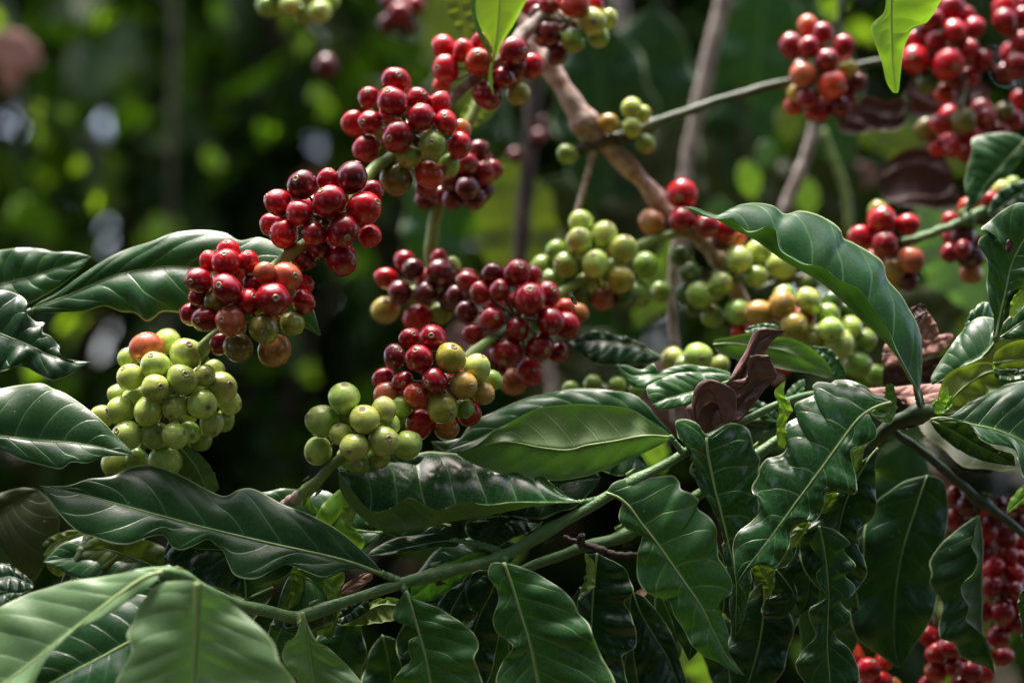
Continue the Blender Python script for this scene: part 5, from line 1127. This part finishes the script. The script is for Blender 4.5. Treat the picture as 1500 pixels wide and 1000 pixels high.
def leaf_cloud(name, parent, cen, Ls, Ws, dirs, mi, rng, mats=BG, org=None):
    n = len(cen)
    org = wpos(parent) if org is None else org
    ts = np.array([0.0, 0.22, 0.5, 0.78, 1.0]); ws = np.array([0.06, 0.75, 1.0, 0.6, 0.04])
    X = dirs / np.linalg.norm(dirs, axis=1, keepdims=True)
    up = rng.normal(0, 0.55, (n, 3)); up[:, 2] += 1.0
    Y = np.cross(up, X); Y /= np.linalg.norm(Y, axis=1, keepdims=True)
    Z = np.cross(X, Y)
    fold = rng.uniform(0.05, 0.35, n)[:, None]
    V = np.zeros((n, 5, 3, 3))
    for i, (t, w) in enumerate(zip(ts, ws)):
        droop = -0.22 * t * t
        c = cen + X * ((t - 0.5) * Ls[:, None]) + Z * (droop * Ls[:, None])
        wig = rng.normal(0, 0.06, (n, 1)) * Ws[:, None]
        for k, s in enumerate((-1, 0, 1)):
            V[:, i, k] = c + Y * (s * 0.5 * w * Ws[:, None]) + Z * (abs(s) * fold * 0.5 * w * Ws[:, None] + (wig if s else 0))
    V = (V - org).reshape(-1, 3)
    base = (np.arange(n) * 15)[:, None]
    q = []
    for i in range(4):
        for k in range(2):
            a = i * 3 + k
            q.append([a, a + 1, a + 4, a + 3])
    F = (base[:, None, :] + np.array(q)[None]).reshape(-1, 4)
    uv = np.repeat(rng.uniform(0, 1, n), 15); uv = np.stack([uv, uv], 1)
    me = mesh_np(name, V, F, mats, uv, np.repeat(mi, 8))
    o = bpy.data.objects.new(name, me); link(o, parent, org); return o

LITP = []
def shrub(label, x, y, w, h, n, seed, dark=0.75, size=0.12, hz=0.0, name='coffee_shrub', cat='coffee shrub', dens=None):
    rng = np.random.default_rng(seed)
    t = thing(name, label, cat, (x, y, 0), 'shrubs filling the background')
    # stems
    pts = np.array([(x + 0.03 * math.sin(3 * k), y + 0.02 * k, 0.0 + k * h / 6) for k in range(7)])
    tube_obj(t, 'trunk', pts, np.linspace(0.03, 0.012, 7), M['trunk'], 10)
    for k in range(7):
        z0 = h * (0.2 + 0.11 * k); a = rng.uniform(0, 6.28); L = w * 0.5
        p0 = np.array([x, y, z0]); p1 = p0 + np.array([math.cos(a) * L, math.sin(a) * L * 0.7, 0.1 + 0.12 * k]); pm = (p0 + p1) / 2 + [0, 0, 0.08]
        tube_obj(t, 'limb', spline([p0, pm, p1], 12), np.linspace(0.012, 0.005, 12), M['darkbark'], 7)
    m = int(n * 1.4)
    # clumps
    nc = 46
    cc = np.c_[rng.uniform(-0.5, 0.5, nc) * w, rng.uniform(-0.35, 0.35, nc) * w, hz + rng.uniform(0.02, 0.98, nc) * (h - hz)]
    k = rng.integers(0, nc, m)
    cen = cc[k] + rng.normal(0, 1, (m, 3)) * np.array([0.13, 0.13, 0.16])
    cen = cen + np.array([x, y, 0])
    cen = cen[cen[:, 2] > 0.03]; 
    Ls = rng.uniform(0.75, 1.3, len(cen)) * size; Ws = Ls * rng.uniform(0.36, 0.5, len(cen))
    px, py, z = project(cen)
    keep = np.ones(len(cen), bool)
    lp = Ls / S * (FD * S / z) * 0.36
    for hx, hy, hr in HOLES:
        keep &= ~((np.hypot(px - hx, py - hy) < hr * 0.45 + lp * 0.75) & (z > 0))
    cen, Ls, Ws = cen[keep], Ls[keep], Ws[keep]
    dirs = rng.normal(0, 0.8, (len(cen), 3)); dirs[:, 2] -= 0.55
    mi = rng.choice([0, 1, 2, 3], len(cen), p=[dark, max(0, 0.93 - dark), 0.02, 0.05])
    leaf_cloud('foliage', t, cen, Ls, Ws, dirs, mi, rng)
    return t

rows = [
    ('coffee shrub nearest behind the left clusters, loose and leafy', -0.85, 3.3, 1.4, 2.1, 1900, 0.72),
    ('dark coffee shrub behind the upper central clusters', 0.25, 3.3, 1.3, 2.3, 2300, 0.86),
    ('coffee shrub behind the right hand fruit, leafy to the ground', 1.35, 3.2, 1.4, 2.4, 2300, 0.82),
    ('very dark dense coffee shrub left of the central clusters', -0.42, 2.75, 0.62, 2.3, 1700, 0.93),
    ('coffee shrub in the second row at far left', -1.45, 4.3, 1.6, 2.7, 3600, 0.74),
    ('coffee shrub in the second row left of centre, denser', -0.35, 4.4, 1.3, 2.5, 3600, 0.86),
    ('coffee shrub in the second row right of centre', 0.85, 4.3, 1.4, 2.7, 3400, 0.84),
    ('coffee shrub in the second row at far right', 2.1, 4.4, 1.4, 2.7, 2000, 0.8),
    ('tall shrub in the back row on the left', -1.9, 5.8, 2.4, 3.6, 4800, 0.78),
    ('tall shrub in the back row in the middle', 0.1, 6.0, 2.2, 3.7, 3200, 0.82),
    ('tall shrub in the back row on the right', 2.1, 5.8, 2.2, 3.7, 3000, 0.78)]
for i, (lb_, x, y, w, h, n, dk) in enumerate(rows):
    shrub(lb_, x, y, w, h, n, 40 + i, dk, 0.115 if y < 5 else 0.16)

for i, (x, y, w, h, n, lb_) in enumerate([(-1.0, -1.05, 1.3, 2.8, 2200, 'unseen coffee shrub added behind the viewpoint on the left to cut front light'), (0.15, -1.2, 1.3, 2.9, 2400, 'unseen coffee shrub added straight behind the viewpoint to cut front light'),
        (1.2, -1.0, 1.3, 2.8, 2200, 'unseen coffee shrub added behind the viewpoint on the right to cut front light'), (-1.75, 0.5, 1.2, 2.6, 2000, 'coffee shrub added outside the view on the left to cut side light'), (1.8, 0.5, 1.2, 2.6, 2000, 'coffee shrub added outside the view on the right to cut side light')]):
    shrub(lb_, x, y, w, h, n, 80 + i, 0.8, 0.14)  # unseen shrubs added to block light from front and sides

# added leaves in bright lime: sun flecks put into the leaf colour
sp = thing('painted_fleck_spray', 'scattered leaves coloured bright lime to stand for sun flecks among the shrubs behind', 'leaf spray', P(300, 300, 4200))
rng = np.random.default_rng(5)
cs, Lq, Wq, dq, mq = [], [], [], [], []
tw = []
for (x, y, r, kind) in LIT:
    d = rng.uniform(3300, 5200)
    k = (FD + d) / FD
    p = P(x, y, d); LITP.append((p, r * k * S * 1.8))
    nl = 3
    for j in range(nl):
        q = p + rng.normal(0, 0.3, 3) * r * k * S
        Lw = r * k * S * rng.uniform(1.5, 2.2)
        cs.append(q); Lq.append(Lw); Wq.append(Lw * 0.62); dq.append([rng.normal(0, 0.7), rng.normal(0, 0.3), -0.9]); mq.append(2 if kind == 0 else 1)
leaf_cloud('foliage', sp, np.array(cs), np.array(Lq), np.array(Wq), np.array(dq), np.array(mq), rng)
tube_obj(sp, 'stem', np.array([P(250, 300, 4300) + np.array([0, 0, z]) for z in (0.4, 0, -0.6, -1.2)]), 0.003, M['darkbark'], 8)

# added shade trees: unseen canopy that darkens background and front light
def shade_tree(label, x, y, r, h, n, seed, lean=0.0, cr=2.4):
    rng = np.random.default_rng(seed)
    t = thing('shade_tree', label, 'tree', (x, y, 0))
    zz = np.linspace(0, h, 12)
    pts = np.stack([x + lean * zz + 0.03 * np.sin(zz * 2), y + 0.04 * np.cos(zz * 1.7), zz], 1)
    tube_obj(t, 'trunk', pts, r * np.linspace(1.25, 0.7, 12), M['trunk'], 18)
    top = pts[-1]
    for k in range(9):
        a = k * 0.7 + rng.uniform(0, 0.4); L = cr * rng.uniform(0.6, 1.0)
        p1 = top + np.array([math.cos(a) * L, math.sin(a) * L, rng.uniform(0.1, 0.9)]); p0 = pts[8 + k % 4]
        tube_obj(t, 'limb', spline([p0, (p0 + p1) / 2 + [0, 0, 0.15], p1], 14), np.linspace(r * 0.4, 0.01, 14), M['trunk'], 8)
    a = rng.uniform(0, 6.28, n); rr = cr * np.sqrt(rng.uniform(0, 1, n))
    cen = np.stack([top[0] + rr * np.cos(a), top[1] + rr * np.sin(a), top[2] + rng.uniform(-0.25, 1.0, n)], 1)
    cen = cen[~((np.abs(cen[:, 0]) < 1.7) & (cen[:, 1] > -0.35) & (cen[:, 1] < 2.35))]  # opening cut in the canopy to light the fruit from above
    keep = np.ones(len(cen), bool)
    for p, rad in LITP:
        v = cen - p; tt = v @ SD
        dist = np.linalg.norm(v - tt[:, None] * SD, axis=1)
        keep &= ~((dist < rad + 0.07) & (tt > 0))
    cen = cen[keep]; m = len(cen)
    dirs = rng.normal(0, 1, (m, 3)); dirs[:, 2] *= 0.35
    Ls = rng.uniform(0.18, 0.32, m)
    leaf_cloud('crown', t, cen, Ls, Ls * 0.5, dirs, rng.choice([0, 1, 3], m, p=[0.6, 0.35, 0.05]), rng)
    return t
shade_tree('thick shade tree added behind at left centre, hidden, canopy darkening the background', -0.9, 4.9, 0.2, 3.3, 4200, 3, -0.02, 2.7)
shade_tree('shade tree added behind on the right, hidden by foliage, canopy darkening the background', 1.9, 4.8, 0.16, 3.4, 4200, 4, -0.02, 2.6)
shade_tree('slender shade tree added farther back on the left to darken the background', -2.6, 7.0, 0.14, 3.7, 3000, 6, 0.0, 2.8)
shade_tree('slender shade tree added farther back in the middle to darken the background', 0.9, 7.4, 0.14, 3.7, 3000, 7, 0.0, 2.8)

shade_tree('unseen shade tree added behind the viewpoint to the left to cut front light', -1.9, -1.7, 0.14, 3.3, 3600, 8, 0.0, 2.6)
shade_tree('unseen shade tree added behind the viewpoint to the right to cut front light', 1.9, -1.7, 0.14, 3.3, 3600, 9, 0.0, 2.6)  # both added out of view to cut high front light
# ground ----------------------------------------------------------------------------------------------
b = NT("plantation_soil"); ob = b.obj()
c = b.mix(b.noise(ob, 1.5, 6), (0.035, 0.022, 0.014), (0.07, 0.045, 0.028))
c = b.mix(b.ss(b.voro(ob, 14.0), 0.15, 0.3, 0.7, 0.0), c, (0.11, 0.07, 0.035))
c = b.mix(b.math('MULTIPLY', b.ss(b.noise(ob, 0.8, 4), 0.5, 0.6), 0.6), c, (0.03, 0.06, 0.015))
soil = b.done(b.pbr(c, 0.9, 0.2, b.bump(b.noise(ob, 20, 5), 0.8, 0.02)))
gx = np.concatenate([-np.geomspace(400, 6, 10), np.linspace(-5, 5, 41), np.geomspace(6, 400, 10)])
gX, gY = np.meshgrid(gx, gx)
gZ = 0.03 * np.sin(gX * 1.3) * np.cos(gY * 1.7) - 0.03
ng = len(gx)
ii = np.arange((ng - 1) * ng).reshape(ng - 1, ng)[:, :-1].ravel()
gm = mesh_np('ground', np.stack([gX.ravel(), gY.ravel(), gZ.ravel()], 1), np.stack([ii, ii + 1, ii + ng + 1, ii + ng], 1), [soil])
go = bpy.data.objects.new('ground', gm); COL.objects.link(go); go['kind'] = 'structure'

# =====================================================================================================
# 14  light, sky, camera
# =====================================================================================================
w = bpy.data.worlds.new("World"); SC.world = w; w.use_nodes = True
nt = w.node_tree; nt.nodes.clear()
sky = nt.nodes.new("ShaderNodeTexSky"); sky.sky_type = 'NISHITA'; sky.sun_disc = False
sky.sun_elevation = SUN_EL; sky.sun_rotation = SUN_AZ; sky.air_density = 0.8; sky.dust_density = 6.0; sky.ozone_density = 0.3
bgn = nt.nodes.new("ShaderNodeBackground"); bgn.inputs[1].default_value = 0.15
wo = nt.nodes.new("ShaderNodeOutputWorld")
nt.links.new(sky.outputs[0], bgn.inputs[0]); nt.links.new(bgn.outputs[0], wo.inputs[0])

sl = bpy.data.lights.new('sun', 'SUN'); sl.energy = 1.25; sl.angle = math.radians(20); sl.color = (1.0, 0.98, 0.96)
so = bpy.data.objects.new('sun', sl); COL.objects.link(so)
so.rotation_mode = 'QUATERNION'; so.rotation_quaternion = Vector(SD).to_track_quat('Z', 'Y'); so.location = (0, 0, 8)

cam = bpy.data.cameras.new('camera'); cam.lens = 60.0; cam.sensor_width = 36.0; cam.clip_start = 0.02; cam.clip_end = 2000
cam.dof.use_dof = True; cam.dof.focus_distance = FD * S; cam.dof.aperture_fstop = 60.0 / (56 * S * 1000); cam.dof.aperture_blades = 0
co = bpy.data.objects.new('camera', cam); COL.objects.link(co)
co.location = Vector(CAM); co.rotation_euler = (math.radians(90) + PITCH, 0, 0)
SC.camera = co
vs_ = SC.view_settings; vs_.view_transform = 'Standard'; vs_.look = 'None'; vs_.gamma = 1.0; vs_.use_curve_mapping = False; vs_.exposure = 2.0
cy = SC.cycles
cy.use_denoising = True
cy.max_bounces = 6; cy.diffuse_bounces = 3; cy.glossy_bounces = 3; cy.transmission_bounces = 4; cy.transparent_max_bounces = 4
cy.caustics_reflective = False; cy.caustics_refractive = False; cy.sample_clamp_indirect = 4.0
